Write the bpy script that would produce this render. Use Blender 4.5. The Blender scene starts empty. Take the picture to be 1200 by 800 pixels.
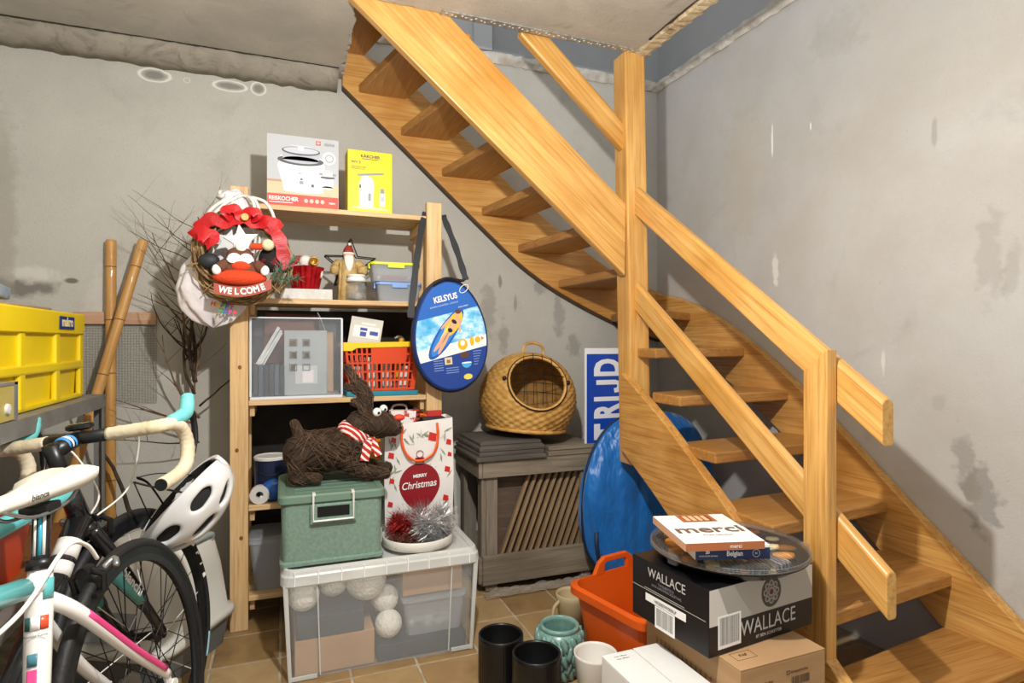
import bpy, bmesh, math, random
from mathutils import Vector, Matrix, Quaternion
rnd = random.Random(7)
SC = bpy.context.scene
COL = SC.collection
# ------------------------------------------------------------------ camera, world, lamp, exposure
CAM_H = 1.12; FPX = 700.0; YAW = math.radians(21.0)
cam_d = bpy.data.cameras.new('camera'); cam_d.sensor_width = 36.0; cam_d.lens = FPX / 1200.0 * 36.0
cam_d.clip_start = 0.02
cam = bpy.data.objects.new('camera', cam_d); COL.objects.link(cam)
cam.location = (0, 0, CAM_H); cam.rotation_euler = (math.radians(90), 0, -YAW)
SC.camera = cam
world = bpy.data.worlds.new('world'); SC.world = world; world.use_nodes = True
wb = world.node_tree.nodes['Background']; wb.inputs[0].default_value = (0.94, 0.97, 1.0, 1); wb.inputs[1].default_value = 0.78
def lamp(name, loc, energy, radius, color):
    d = bpy.data.lights.new(name, 'POINT'); d.energy = energy; d.shadow_soft_size = radius; d.color = color
    o = bpy.data.objects.new(name, d); COL.objects.link(o); o.location = loc; return o
lamp('pendant_bulb', (0.27, 0.86, 1.84), 116, 0.025, (1.0, 0.98, 0.95))      # bare bulb hanging in the room, just above the frame
SC.view_settings.view_transform = 'Standard'; SC.view_settings.look = 'None'
SC.view_settings.gamma = 1.0; SC.view_settings.use_curve_mapping = False
SC.view_settings.exposure = 0.0

# ------------------------------------------------------------------ survey helpers: photo pixel + known plane -> place in the room
CS, SN = math.cos(YAW), math.sin(YAW)
def cw(x, z, h=0.0):                     # right / forward of the camera position, height -> room coordinates
    return Vector((x * CS + z * SN, -x * SN + z * CS, h))
def _ray(px, py):
    k = (px - 600) / FPX; return k * CS + SN, -k * SN + CS, (400 - py) / FPX
def onY(px, py, Y):
    a, b, c = _ray(px, py); t = Y / b; return Vector((a * t, Y, CAM_H + c * t))
def onX(px, py, X):
    a, b, c = _ray(px, py); t = X / a; return Vector((X, b * t, CAM_H + c * t))
def onZ(px, py, Z):
    a, b, c = _ray(px, py); t = (Z - CAM_H) / c; return Vector((a * t, b * t, Z))
def onD(px, py, D):
    a, b, c = _ray(px, py); return Vector((a * D, b * D, CAM_H + c * D))

# ------------------------------------------------------------------ mesh builder
def frame_x(p0, p1, up=Vector((0, 0, 1))):
    x = (Vector(p1) - Vector(p0)).normalized(); up = Vector(up)
    y = up.cross(x)
    if y.length < 1e-5: y = Vector((0, 1, 0)).cross(x)
    y.normalize(); z = x.cross(y)
    m = Matrix((x, y, z)).transposed().to_4x4(); m.translation = Vector(p0); return m
class MB:
    def __init__(s): s.v = []; s.f = []; s.mi = []; s.cur = 0
    def add(s, vs, fs, m=None):
        b = len(s.v); s.v += [tuple(m @ Vector(p)) if m is not None else tuple(p) for p in vs]
        for q in fs: s.f.append([b + i for i in q]); s.mi.append(s.cur)
        return s
    def box(s, x0, x1, y0, y1, z0, z1, m=None):
        vs = [(x, y, z) for z in (z0, z1) for y in (y0, y1) for x in (x0, x1)]
        return s.add(vs, [(0, 2, 3, 1), (4, 5, 7, 6), (0, 1, 5, 4), (2, 6, 7, 3), (0, 4, 6, 2), (1, 3, 7, 5)], m)
    def cbox(s, c, sz, m=None):
        return s.box(c[0]-sz[0]/2, c[0]+sz[0]/2, c[1]-sz[1]/2, c[1]+sz[1]/2, c[2]-sz[2]/2, c[2]+sz[2]/2, m)
    def frustum(s, a, b, z0, z1, m=None):      # a,b = (x0,x1,y0,y1) at z0 / z1
        vs = [(x, y, z0) for y in a[2:] for x in a[:2]] + [(x, y, z1) for y in b[2:] for x in b[:2]]
        return s.add(vs, [(0, 2, 3, 1), (4, 5, 7, 6), (0, 1, 5, 4), (2, 6, 7, 3), (0, 4, 6, 2), (1, 3, 7, 5)], m)
    def prism(s, pts, z0, z1, m=None):
        n = len(pts); area = sum(pts[i][0]*pts[(i+1) % n][1]-pts[(i+1) % n][0]*pts[i][1] for i in range(n))
        if area < 0: pts = pts[::-1]
        vs = [(p[0], p[1], z0) for p in pts] + [(p[0], p[1], z1) for p in pts]
        fs = [tuple(range(n))[::-1], tuple(range(n, 2*n))] + [(i, (i+1) % n, n+(i+1) % n, n+i) for i in range(n)]
        return s.add(vs, fs, m)
    def loops(s, rings, close=True, cap0=True, cap1=True, m=None):     # rings of equal length
        n = len(rings[0]); vs = [p for r in rings for p in r]; fs = []
        for k in range(len(rings)-1):
            for i in range(n if close else n-1):
                j = (i+1) % n; fs.append((k*n+i, k*n+j, (k+1)*n+j, (k+1)*n+i))
        if cap0: fs.append(tuple(range(n))[::-1])
        if cap1: fs.append(tuple(range((len(rings)-1)*n, len(rings)*n)))
        return s.add(vs, fs, m)
    def lathe(s, prof, n=24, m=None, cap0=False, cap1=False, sx=1.0, sy=1.0, fn=None):
        rings = []
        for r, z in prof:
            ring = []
            for i in range(n):
                a = 2*math.pi*i/n; k = fn(a, z) if fn else 1.0
                ring.append((r*k*math.cos(a)*sx, r*k*math.sin(a)*sy, z))
            rings.append(ring)
        return s.loops(rings, True, cap0, cap1, m)
    def tube(s, path, r, n=8, closed=False, caps=True, m=None, flat=None):
        P = [Vector(p) for p in path]; N = len(P)
        rad = r if isinstance(r, (list, tuple)) else [r]*N
        rings = []; prev = None
        for i in range(N):
            if closed: t = P[(i+1) % N]-P[i-1]
            else: t = P[min(i+1, N-1)]-P[max(i-1, 0)]
            if t.length < 1e-9: t = Vector((0, 0, 1))
            t.normalize()
            if prev is None:
                a = Vector((0, 0, 1)) if abs(t.z) < .9 else Vector((1, 0, 0))
                u = t.cross(a).normalized()
            else:
                u = prev - t*prev.dot(t)
                u = u.normalized() if u.length > 1e-6 else t.cross(Vector((0, 0, 1))).normalized()
            prev = u; w = t.cross(u)
            fx, fy = flat if flat else (1, 1)
            rings.append([tuple(P[i]+(u*math.cos(2*math.pi*k/n)*fx+w*math.sin(2*math.pi*k/n)*fy)*rad[i]) for k in range(n)])
        if closed: rings.append(rings[0])
        return s.loops(rings, True, caps and not closed, caps and not closed, m)
    def cyl(s, p0, p1, r0, r1=None, n=16, m=None):
        return s.tube([p0, p1], [r0, r0 if r1 is None else r1], n, m=m)
    def sphere(s, c, r, n=12, k=8, sc=(1, 1, 1), m=None):
        rings = []
        for j in range(1, k):
            a = math.pi*j/k
            rings.append([(c[0]+r*sc[0]*math.sin(a)*math.cos(2*math.pi*i/n), c[1]+r*sc[1]*math.sin(a)*math.sin(2*math.pi*i/n), c[2]-r*sc[2]*math.cos(a)) for i in range(n)])
        vs = [p for q in rings for p in q]; b = len(vs); vs += [(c[0], c[1], c[2]-r*sc[2]), (c[0], c[1], c[2]+r*sc[2])]; fs = []
        for j in range(k-2):
            for i in range(n): fs.append((j*n+i, j*n+(i+1) % n, (j+1)*n+(i+1) % n, (j+1)*n+i))
        for i in range(n): fs.append((b, (i+1) % n, i)); fs.append((b+1, (k-2)*n+i, (k-2)*n+(i+1) % n))
        return s.add(vs, fs, m)
    def grid(s, fn, nu, nv, m=None):
        vs = [fn(i/nu, j/nv) for j in range(nv+1) for i in range(nu+1)]
        fs = [(j*(nu+1)+i, j*(nu+1)+i+1, (j+1)*(nu+1)+i+1, (j+1)*(nu+1)+i) for j in range(nv) for i in range(nu)]
        return s.add(vs, fs, m)
    def mesh(s, name, mats, smooth=False):
        me = bpy.data.meshes.new(name); me.from_pydata(s.v, [], s.f)
        for m in (mats if isinstance(mats, (list, tuple)) else [mats]): me.materials.append(m)
        if any(s.mi): me.polygons.foreach_set('material_index', s.mi)
        if smooth: me.polygons.foreach_set('use_smooth', [True]*len(s.f))
        me.update(); return me
    def build(s, name, mats, parent=None, loc=None, rot=None, mw=None, smooth=False, bevel=0, seg=2, solid=0, sub=0, fix=True):
        me = s.mesh(name, mats, smooth)
        if fix:
            bm = bmesh.new(); bm.from_mesh(me); bmesh.ops.recalc_face_normals(bm, faces=bm.faces); bm.to_mesh(me); bm.free()
        o = bpy.data.objects.new(name, me); COL.objects.link(o)
        if mw is not None: o.matrix_local = mw
        if loc is not None: o.location = loc
        if rot is not None: o.rotation_euler = rot
        if parent is not None: o.parent = parent
        if solid:
            d = o.modifiers.new('solid', 'SOLIDIFY'); d.thickness = solid; d.offset = 0
        if sub:
            d = o.modifiers.new('sub', 'SUBSURF'); d.levels = sub; d.render_levels = sub
        if bevel:
            d = o.modifiers.new('bevel', 'BEVEL'); d.width = bevel; d.segments = seg; d.limit_method = 'ANGLE'; d.angle_limit = .6
        if smooth == 'auto' or (bevel and smooth):
            pass
        return o
def tag(o, label=None, cat=None, group=None, kind=None):
    if label: o['label'] = label
    if cat: o['category'] = cat
    if group: o['group'] = group
    if kind: o['kind'] = kind
    return o
def thing(name, label, cat, loc=(0, 0, 0), rz=0.0, group=None, mw=None):
    o = bpy.data.objects.new(name, None); o.empty_display_size = .05; COL.objects.link(o)
    if mw is not None: o.matrix_world = mw
    else: o.location = loc; o.rotation_euler = (0, 0, rz)
    return tag(o, label, cat, group)
def dup(o, parent=None):
    c = o.copy(); COL.objects.link(c); c.parent = parent
    for ch in list(o.children): dup(ch, c)
    return c
def beam(name, p0, p1, w, h, mat, parent=None, up=(0, 0, 1), bevel=.004, seg=2, off=(0, 0)):
    m = frame_x(p0, p1, up); L = (Vector(p1)-Vector(p0)).length
    b = MB().box(0, L, -w/2+off[0], w/2+off[0], -h/2+off[1], h/2+off[1])
    return b.build(name, mat, parent, mw=m, bevel=bevel, seg=seg)
def bez(pts, n=8):                       # Catmull-Rom through points
    P = [Vector(p) for p in pts]; out = []
    for i in range(len(P)-1):
        a, b, c, d = P[max(i-1, 0)], P[i], P[i+1], P[min(i+2, len(P)-1)]
        for k in range(n):
            t = k/n; out.append(.5*((2*b)+(c-a)*t+(2*a-5*b+4*c-d)*t*t+(3*b-a-3*c+d)*t**3))
    out.append(P[-1]); return out
def rrect(w, h, r, n=4, cx=0, cy=0):
    out = []
    for sx, sy, a0 in ((1, 1, 0), (-1, 1, 90), (-1, -1, 180), (1, -1, 270)):
        for k in range(n+1):
            a = math.radians(a0+90*k/n); out.append((cx+sx*(w/2-r)+r*math.cos(a), cy+sy*(h/2-r)+r*math.sin(a)))
    return out
def ring3(pts, z): return [(p[0], p[1], z) for p in pts]

# ------------------------------------------------------------------ materials
def lin(c): return c/12.92 if c <= .04045 else ((c+.055)/1.055)**2.4
def hexc(h, a=1.0):
    h = h.lstrip('#'); return tuple(lin(int(h[i:i+2], 16)/255) for i in (0, 2, 4))+(a,)
MATS = {}
def mat(name, col, rough=.5, metal=0.0, col2=None, nscale=8.0, stretch=(1, 1, 1), lo=.35, hi=.65, detail=4.0, bump=0.0, bscale=None,
        trans=0.0, ior=1.45, alpha=1.0, spec=.5, coat=0.0, sheen=0.0, wave=None, emit=None, coords='Object', bdist=.01, col3=None, n3=(2, .5, .7)):
    if name in MATS: return MATS[name]
    m = bpy.data.materials.new(name); m.use_nodes = True; nt = m.node_tree; N = nt.nodes; L = nt.links
    b = N['Principled BSDF']; b.inputs['Roughness'].default_value = rough; b.inputs['Metallic'].default_value = metal
    b.inputs['Base Color'].default_value = hexc(col); b.inputs['IOR'].default_value = ior
    b.inputs['Transmission Weight'].default_value = trans; b.inputs['Alpha'].default_value = alpha
    b.inputs['Specular IOR Level'].default_value = spec; b.inputs['Coat Weight'].default_value = coat
    if sheen: b.inputs['Sheen Weight'].default_value = sheen
    if emit: b.inputs['Emission Color'].default_value = hexc(emit[0]); b.inputs['Emission Strength'].default_value = emit[1]
    if col2 or bump:
        tc = N.new('ShaderNodeTexCoord'); mp = N.new('ShaderNodeMapping'); mp.inputs['Scale'].default_value = stretch
        L.new(tc.outputs[coords], mp.inputs[0])
        if wave:
            t = N.new('ShaderNodeTexWave'); t.wave_type = 'BANDS'; t.bands_direction = wave[0]
            t.inputs['Scale'].default_value = nscale; t.inputs['Distortion'].default_value = wave[1]
            t.inputs['Detail'].default_value = detail; t.inputs['Detail Scale'].default_value = wave[2]; fac = t.outputs['Fac']
        else:
            t = N.new('ShaderNodeTexNoise'); t.inputs['Scale'].default_value = nscale; t.inputs['Detail'].default_value = detail
            t.inputs['Roughness'].default_value = .6; fac = t.outputs['Fac']
        L.new(mp.outputs[0], t.inputs[0])
        if col2:
            r = N.new('ShaderNodeValToRGB'); r.color_ramp.elements[0].position = lo; r.color_ramp.elements[1].position = hi
            r.color_ramp.elements[0].color = hexc(col); r.color_ramp.elements[1].color = hexc(col2)
            L.new(fac, r.inputs[0]); cout = r.outputs[0]
            if col3:
                t3 = N.new('ShaderNodeTexNoise'); t3.inputs['Scale'].default_value = n3[0]; t3.inputs['Detail'].default_value = 5
                L.new(tc.outputs[coords], t3.inputs[0])
                r3 = N.new('ShaderNodeMapRange'); r3.inputs[1].default_value = n3[1]; r3.inputs[2].default_value = n3[2]
                L.new(t3.outputs['Fac'], r3.inputs[0])
                mx = N.new('ShaderNodeMix'); mx.data_type = 'RGBA'; L.new(r3.outputs[0], mx.inputs[0])
                L.new(cout, mx.inputs[6]); mx.inputs[7].default_value = hexc(col3); cout = mx.outputs[2]
            L.new(cout, b.inputs['Base Color'])
        if bump:
            bp = N.new('ShaderNodeBump'); bp.inputs['Strength'].default_value = bump; bp.inputs['Distance'].default_value = bdist
            if bscale:
                t2 = N.new('ShaderNodeTexNoise'); t2.inputs['Scale'].default_value = bscale; t2.inputs['Detail'].default_value = 3
                L.new(mp.outputs[0], t2.inputs[0]); L.new(t2.outputs['Fac'], bp.inputs['Height'])
            else: L.new(fac, bp.inputs['Height'])
            L.new(bp.outputs[0], b.inputs['Normal'])
    MATS[name] = m; return m
def wood(name, a, b, rough=.4, scale=1.0, c3=None, axis=0, coat=0.0):
    st = [14*scale]*3; st[axis] = 1.1*scale
    fresh = name not in MATS
    m = mat(name, a, rough, col2=b, nscale=3.2, stretch=tuple(st), lo=.36, hi=.66, detail=6, bump=.06, bdist=.003, col3=c3, n3=(2.2, .5, .75), coat=coat)
    if fresh:                              # long dark pores along the grain
        nt = m.node_tree; N = nt.nodes; L = nt.links; bs = N['Principled BSDF']; src = bs.inputs['Base Color'].links[0].from_socket
        tc = N.new('ShaderNodeTexCoord'); mp = N.new('ShaderNodeMapping'); q = [150*scale]*3; q[axis] = 4.5*scale; mp.inputs['Scale'].default_value = q
        t = N.new('ShaderNodeTexNoise'); t.inputs['Scale'].default_value = 1.0; t.inputs['Detail'].default_value = 3; L.new(tc.outputs['Object'], mp.inputs[0]); L.new(mp.outputs[0], t.inputs[0])
        r = N.new('ShaderNodeMapRange'); r.inputs[1].default_value = .48; r.inputs[2].default_value = .72; r.inputs[4].default_value = .55; L.new(t.outputs['Fac'], r.inputs[0])
        mx = N.new('ShaderNodeMix'); mx.data_type = 'RGBA'; L.new(r.outputs[0], mx.inputs[0]); L.new(src, mx.inputs[6])
        c = hexc(c3 or a); mx.inputs[7].default_value = (c[0]*.62, c[1]*.55, c[2]*.5, 1); L.new(mx.outputs[2], bs.inputs['Base Color'])
    return m
_fc = {}
def text_mesh(body, size, bold=0.0, align='CENTER', ext=.0, res=3):
    key = (body, size, bold, align, ext)
    if key in _fc: return _fc[key]
    cu = bpy.data.curves.new('lettering', 'FONT'); cu.body = body; cu.size = size; cu.align_x = align; cu.align_y = 'CENTER'
    cu.offset = bold; cu.extrude = ext; cu.resolution_u = res
    o = bpy.data.objects.new('lettering_tmp', cu); me = bpy.data.meshes.new_from_object(o)
    bpy.data.objects.remove(o); bpy.data.curves.remove(cu); _fc[key] = me; return me
def text(body, size, material, parent, mw, bold=0.0, align='CENTER', name='lettering', sx=1.0, ext=.0002, shear=0.0):
    me = text_mesh(body, size, bold, align, ext).copy(); me.materials.clear(); me.materials.append(material)
    if sx != 1.0 or shear:
        for v in me.vertices: v.co.x = v.co.x*sx+shear*v.co.y
    o = bpy.data.objects.new(name, me); COL.objects.link(o); o.matrix_local = mw; o.parent = parent
    return o
def face_m(origin, right, up):            # local frame: x to the right, y up, z out of the face
    r = Vector(right).normalized(); n = r.cross(Vector(up)).normalized(); u = n.cross(r)
    m = Matrix((r, u, n)).transposed().to_4x4(); m.translation = Vector(origin); return m
# ------------------------------------------------------------------ the room
BW = 2.95; RW = 2.04; LW = -1.12; CEIL = 2.37; UP = 2.60
HX0, HX1, HY0 = .26, 1.48, 2.22            # stairwell: open right of HX1, open behind HY0 from HX0
def plaster(name, a, b, c, scale, stains):
    m = mat(name, a, .92, col2=b, nscale=scale, lo=.3, hi=.7, detail=8, bump=.35, bscale=120, bdist=.004, spec=.2)
    nt = m.node_tree; N = nt.nodes; L = nt.links; bs = N['Principled BSDF']
    src = bs.inputs['Base Color'].links[0].from_socket
    tc = N.new('ShaderNodeTexCoord'); cur = src
    for (sc, lo, hi, colr, amt, dis) in stains:
        t = N.new('ShaderNodeTexNoise'); t.inputs['Scale'].default_value = sc; t.inputs['Detail'].default_value = 9; t.inputs['Roughness'].default_value = .62
        t.inputs['Distortion'].default_value = dis
        L.new(tc.outputs['Object'], t.inputs[0])
        r = N.new('ShaderNodeMapRange'); r.inputs[1].default_value = lo; r.inputs[2].default_value = hi; r.inputs[4].default_value = amt
        L.new(t.outputs['Fac'], r.inputs[0]); mx = N.new('ShaderNodeMix'); mx.data_type = 'RGBA'
        L.new(r.outputs[0], mx.inputs[0]); L.new(cur, mx.inputs[6]); mx.inputs[7].default_value = hexc(colr); cur = mx.outputs[2]
    L.new(cur, bs.inputs['Base Color']); return m
def stain_patches(m, patches):
    # dirt / mould / chalk marks on the plaster at fixed places (object space), each with a noisy outline
    nt = m.node_tree; N = nt.nodes; L = nt.links; bs = N['Principled BSDF']; cur = bs.inputs['Base Color'].links[0].from_socket
    tc = N.new('ShaderNodeTexCoord')
    ns = N.new('ShaderNodeTexNoise'); ns.inputs['Scale'].default_value = 22; ns.inputs['Detail'].default_value = 6; L.new(tc.outputs['Object'], ns.inputs[0])
    for (c, rad, colr, amt, edge, ring) in patches:
        mp = N.new('ShaderNodeVectorMath'); mp.operation = 'SUBTRACT'; L.new(tc.outputs['Object'], mp.inputs[0]); mp.inputs[1].default_value = c
        dv = N.new('ShaderNodeVectorMath'); dv.operation = 'DIVIDE'; L.new(mp.outputs[0], dv.inputs[0]); dv.inputs[1].default_value = rad
        ln = N.new('ShaderNodeVectorMath'); ln.operation = 'LENGTH'; L.new(dv.outputs[0], ln.inputs[0])
        ad = N.new('ShaderNodeMath'); ad.operation = 'MULTIPLY_ADD'; L.new(ns.outputs['Fac'], ad.inputs[0]); ad.inputs[1].default_value = edge; L.new(ln.outputs['Value'], ad.inputs[2])
        r = N.new('ShaderNodeMapRange'); off = edge*.5
        if ring:
            r.inputs[1].default_value = .0; r.inputs[2].default_value = .16; r.inputs[3].default_value = amt; r.inputs[4].default_value = 0
            sb = N.new('ShaderNodeMath'); sb.operation = 'SUBTRACT'; L.new(ad.outputs[0], sb.inputs[0]); sb.inputs[1].default_value = .9+off
            ab = N.new('ShaderNodeMath'); ab.operation = 'ABSOLUTE'; L.new(sb.outputs[0], ab.inputs[0]); L.new(ab.outputs[0], r.inputs[0])
        else:
            r.inputs[1].default_value = .55+off; r.inputs[2].default_value = 1.0+off; r.inputs[3].default_value = amt; r.inputs[4].default_value = 0
            L.new(ad.outputs[0], r.inputs[0])
        mx = N.new('ShaderNodeMix'); mx.data_type = 'RGBA'; L.new(r.outputs[0], mx.inputs[0]); L.new(cur, mx.inputs[6]); mx.inputs[7].default_value = hexc(colr); cur = mx.outputs[2]
    L.new(cur, bs.inputs['Base Color'])
m_wb = plaster('back_wall_plaster', 'b6b3aa', 'c4c1b8', None, 2.2, [(3.2, .58, .80, '97928a', .5, .4), (40, .66, .74, '8d8880', .45, 0), (230, .58, .70, '8f8a7f', .55, 0)])
m_wr = plaster('right_wall_plaster', 'b1afab', 'c1bfbb', None, 1.8, [(1.6, .5, .72, 'b0a798', .5, .3), (3.5, .60, .8, '96928c', .5, .6), (40, .68, .76, '8d8880', .4, 0), (230, .60, .72, '908c86', .5, 0)])
m_ce = plaster('ceiling_concrete', 'a9a399', 'bdb7aa', None, 3.0, [(2.4, .5, .75, 'cfc9bc', .7, .8), (6, .6, .75, '877f72', .5, 1.2), (60, .7, .76, '6d675e', .5, 0)])
m_beam = plaster('beam_concrete', '8f887b', 'aaa294', None, 6.0, [(9, .5, .7, '6b6459', .7, 1.5), (4, .6, .75, 'c2baa9', .5, 1)])
m_up = mat('upstairs_grey_paint', 'a3a6a8', .75, col2='b0b3b4', nscale=1.5, bump=.05)
m_white = mat('rough_white_plaster', 'd8d4ca', .85, col2='b5aea2', nscale=9, bump=.5, bscale=30, bdist=.01)
def P3(px, py): 
    p = onY(px, py, BW); return (p.x, p.y, p.z)
def R3(px, py):
    p = onX(px, py, RW); return (p.x, p.y, p.z)
stain_patches(m_wb, [
    (P3(181, 88), (.055, .2, .022), '7d7973', .8, .5, 0), (P3(181, 88), (.065, .2, .03), 'efede6', .9, .35, 1),
    (P3(270, 101), (.062, .2, .018), '827e77', .8, .5, 0), (P3(270, 101), (.072, .2, .026), 'efede6', .9, .35, 1),
    (P3(303, 104), (.028, .2, .022), '827e77', .8, .5, 0), (P3(303, 104), (.034, .2, .03), 'efede6', .9, .35, 1),
    (P3(219, 94), (.014, .2, .012), 'efede6', .7, .3, 1),
    (P3(20, 335), (.16, .2, .05), '6f6a62', .8, 1.2, 0), (P3(38, 322), (.12, .2, .04), 'dcd8cf', .6, 1.4, 0),
    (P3(84, 329), (.03, .2, .014), '6a655c', .9, .6, 0), (P3(5, 250), (.05, .2, .5), 'a39d92', .6, 1.2, 0),
    (P3(572, 362), (.05, .2, .16), '8b8780', .5, 1.9, 0), (P3(590, 395), (.035, .2, .10), '85817a', .5, 1.6, 0),
    (P3(604, 355), (.012, .2, .055), '75716a', .5, .9, 0), (P3(586, 330), (.012, .2, .045), '85817a', .8, 1.0, 0), (P3(655, 370), (.04, .2, .15), '8b8780', .5, 1.8, 0), (P3(632, 335), (.05, .2, .05), '98948d', .7, 1.6, 0),
    (P3(672, 405), (.05, .2, .07), '98948d', .7, 1.8, 0), (P3(130, 345), (.1, .2, .14), 'cbc6bc', .6, 1.8, 0)])
stain_patches(m_wr, [
    (R3(1130, 540), (.2, .035, .10), '8d8a84', .6, 2.6, 0), (R3(1150, 585), (.2, .06, .11), '86837d', .65, 2.6, 0), (R3(1140, 575), (.2, .035, .05), '908a80', .7, 1.8, 0),
    (R3(1160, 300), (.2, .05, .16), '9c9892', .42, 2.2, 0), (R3(1185, 320), (.2, .03, .1), '9a9690', .4, 1.9, 0), (R3(1095, 155), (.2, .012, .06), '9b968e', .6, .8, 0),
    (R3(909, 318), (.2, .022, .09), 'e6e3dc', .7, 1.6, 0), (R3(1035, 425), (.2, .01, .05), 'dedbd4', .7, 1.0, 0), (R3(1100, 470), (.2, .03, .03), '9f9b95', .4, 1.8, 0),
    (R3(905, 165), (.2, .006, .09), 'f2f0ea', .9, 1.1, 0), (R3(950, 148), (.2, .004, .02), 'f2f0ea', .9, .5, 0), (R3(980, 40), (.2, .14, .10), 'a6a29a', .4, 1.8, 0),
    (R3(870, 200), (.2, .16, .40), 'b7ab95', .30, 1.6, 0)])
def struct(name, mb, m, parent=None, **k):
    o = mb.build(name, m, parent, **k)
    if parent is None: o['kind'] = 'structure'
    return o
struct('wall_back', MB().box(LW-.2, RW+.2, BW, BW+.2, 0, UP), m_wb)
struct('wall_right', MB().box(RW, RW+.2, -1.2, BW, 0, UP), m_wr)
struct('wall_left', MB().box(LW-.2, LW, -1.2, BW, 0, CEIL), m_wb)
# upstairs walls seen through the stairwell, set back behind a rough plaster ledge
struct('wall_upstairs_back', MB().box(HX0-.2, RW+.2, BW+.03, BW+.2, UP, 3.6), m_up)
struct('wall_upstairs_right', MB().box(RW+.03, RW+.2, -1.2, BW+.03, UP, 3.6), m_up)
def rough_strip(path_fn, L, prof, seg, amp, seed):
    r = random.Random(seed); rings = []
    for i in range(seg+1):
        t = i/seg; rings.append([path_fn(t*L, a+r.uniform(-amp, amp), b+r.uniform(-amp, amp)) for a, b in prof])
    return MB().loops(rings)
struct('trim_1', rough_strip(lambda s, a, b: (HX0+s, BW-a, UP+b), RW-HX0, [(-.02, -.028), (.008, -.028), (.018, .0), (.012, .028), (-.02, .03)], 60, .005, 3), m_white)
struct('trim_2', rough_strip(lambda s, a, b: (RW-a, -1.0+s, UP+b), BW+1.0, [(-.02, -.03), (.008, -.03), (.018, .0), (.012, .025), (-.02, .03)], 100, .005, 4), m_white)
# ceiling slab: an L of concrete, with a ragged edge where the stairwell was cut
r = random.Random(12)
rag = [(HX0+r.uniform(-.012, .012), y) for y in [HY0+.73*k/30 for k in range(31)]][::-1]
rag2 = [(.26+(HX0+.30-.26)*k/12, HY0+r.uniform(-.007, .007)) for k in range(1, 13)]
poly = [(LW-.2, -1.2), (HX1, -1.2), (HX1, HY0), (HX0+.32, HY0)] + rag2[::-1] + [(HX0, HY0)] + rag[::-1] + [(HX0, BW), (LW-.2, BW)]
struct('ceiling', MB().prism(poly, CEIL, UP), m_ce)
# downstand beam of rough concrete along the back wall
struct('trim_3', rough_strip(lambda s, a, b: (LW+s, BW-a, CEIL+b), HX0-LW-.02, [(-.01, .01), (.115, .01), (.11, -.01), (.10, -.035), (.05, -.062), (-.01, -.075)], 34, .006, 6), m_beam, smooth=True)
m_gap = mat('dark_joint', '3a352e', .9)
struct('trim_4', rough_strip(lambda s, a, b: (LW+s, BW-.117-a, CEIL-.0+b), HX0-LW-.02, [(.0, .004), (.006, .004), (.006, -.003), (.0, -.003)], 70, .0015, 16), m_gap)
# galvanised edge bead on the slab edge, and the broken brown edge along the right-hand run
m_bead = mat('galvanised_bead', 'c9c8c2', .45, .6, col2='9d9b93', nscale=60)
eb = struct('trim_5', MB().box(HX0+.30, HX1+.006, HY0-.002, HY0+.006, CEIL-.004, CEIL+.035).box(HX0+.30, HX1, HY0-.03, HY0+.006, CEIL-.006, CEIL-.001), m_bead)
hol = MB()
for k in range(46):
    x = HX0+.32+k*.0195+.004*(k % 2)
    hol.sphere((x, HY0-.012+.006*((k*7) % 3-1), CEIL-.006), .0052, 6, 4, (1, 1, .4))
hol.build('plaster_dab', m_white, eb)
m_brk = plaster('broken_edge', 'b09a78', 'd0c0a0', None, 14, [(12, .5, .7, '7b6850', .8, 1), (30, .6, .7, 'ece6d8', .7, 1)])
struct('trim_6', rough_strip(lambda s, a, b: (HX1-a, -1.0+s, CEIL+b), HY0+1.0, [(-.004, .04), (-.004, -.008), (.012, -.013), (.05, -.010), (.06, .003)], 160, .004, 9), m_brk)
struct('trim_7', rough_strip(lambda s, a, b: (HX1-.062-a, -.1+s, CEIL-.001+b), HY0-.02, [(.0, .004), (.006, .004), (.006, -.003), (.0, -.003)], 60, .003, 19), m_gap)
# white door lining upstairs at the head of the stair
m_lin = mat('white_lining', 'c6cacc', .5)
struct('trim_8', MB().box(.30, 1.02, BW+.012, BW+.05, UP+.035, 3.5).box(.30, .40, BW-.02, BW+.03, UP+.035, 3.5).box(.92, 1.02, BW-.01, BW+.03, UP+.035, 3.5), m_lin, bevel=.004)
# floor: grout bed with every tile laid on it
m_gr = mat('grout', 'bcae96', .95, col2='9d8e76', nscale=20)
TS = .2235
fl = struct('floor', MB().box(LW-.2, RW+.2, -1.2, BW+.2, -.06, -.0025), m_gr)
tmats = [mat('tile_%d' % i, a, .38, col2=b, nscale=7, detail=6, lo=.3, hi=.72, bump=.12, bscale=20, bdist=.003, col3=c, n3=(5, .55, .75)) for i, (a, b, c) in enumerate(
    [('8f7249', 'a88860', '72593a'), ('997b52', 'b09468', '7d6443'), ('866a44', 'a18459', '6a5337'), ('9e825a', 'b59b72', '806844')])]
tm = []
for m in tmats:
    b = MB(); h = TS/2-.0042
    b.loops([ring3(rrect(2*h, 2*h, .004, 1), -.006), ring3(rrect(2*h, 2*h, .004, 1), -.0015), ring3(rrect(2*h-.005, 2*h-.005, .004, 1), 0)], cap0=False)
    tm.append(b.mesh('tile', m))
rt = random.Random(5); nt = 0
for i in range(-8, 11):
    for j in range(-8, 4):
        cx = .438+TS*(i+.5); cy = 2.275+TS*(j+.5)
        if cx-TS/2 < LW or cx+TS/2 > RW+.05 or cy+TS/2 > BW+.06 or cy < .35: continue
        o = bpy.data.objects.new('tile', rt.choice(tm)); COL.objects.link(o); o.parent = fl
        o.location = (cx, cy, rt.uniform(-.0006, .0006)); o.rotation_euler = (0, 0, rt.choice((0, 1, 2, 3))*math.pi/2); nt += 1

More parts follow.
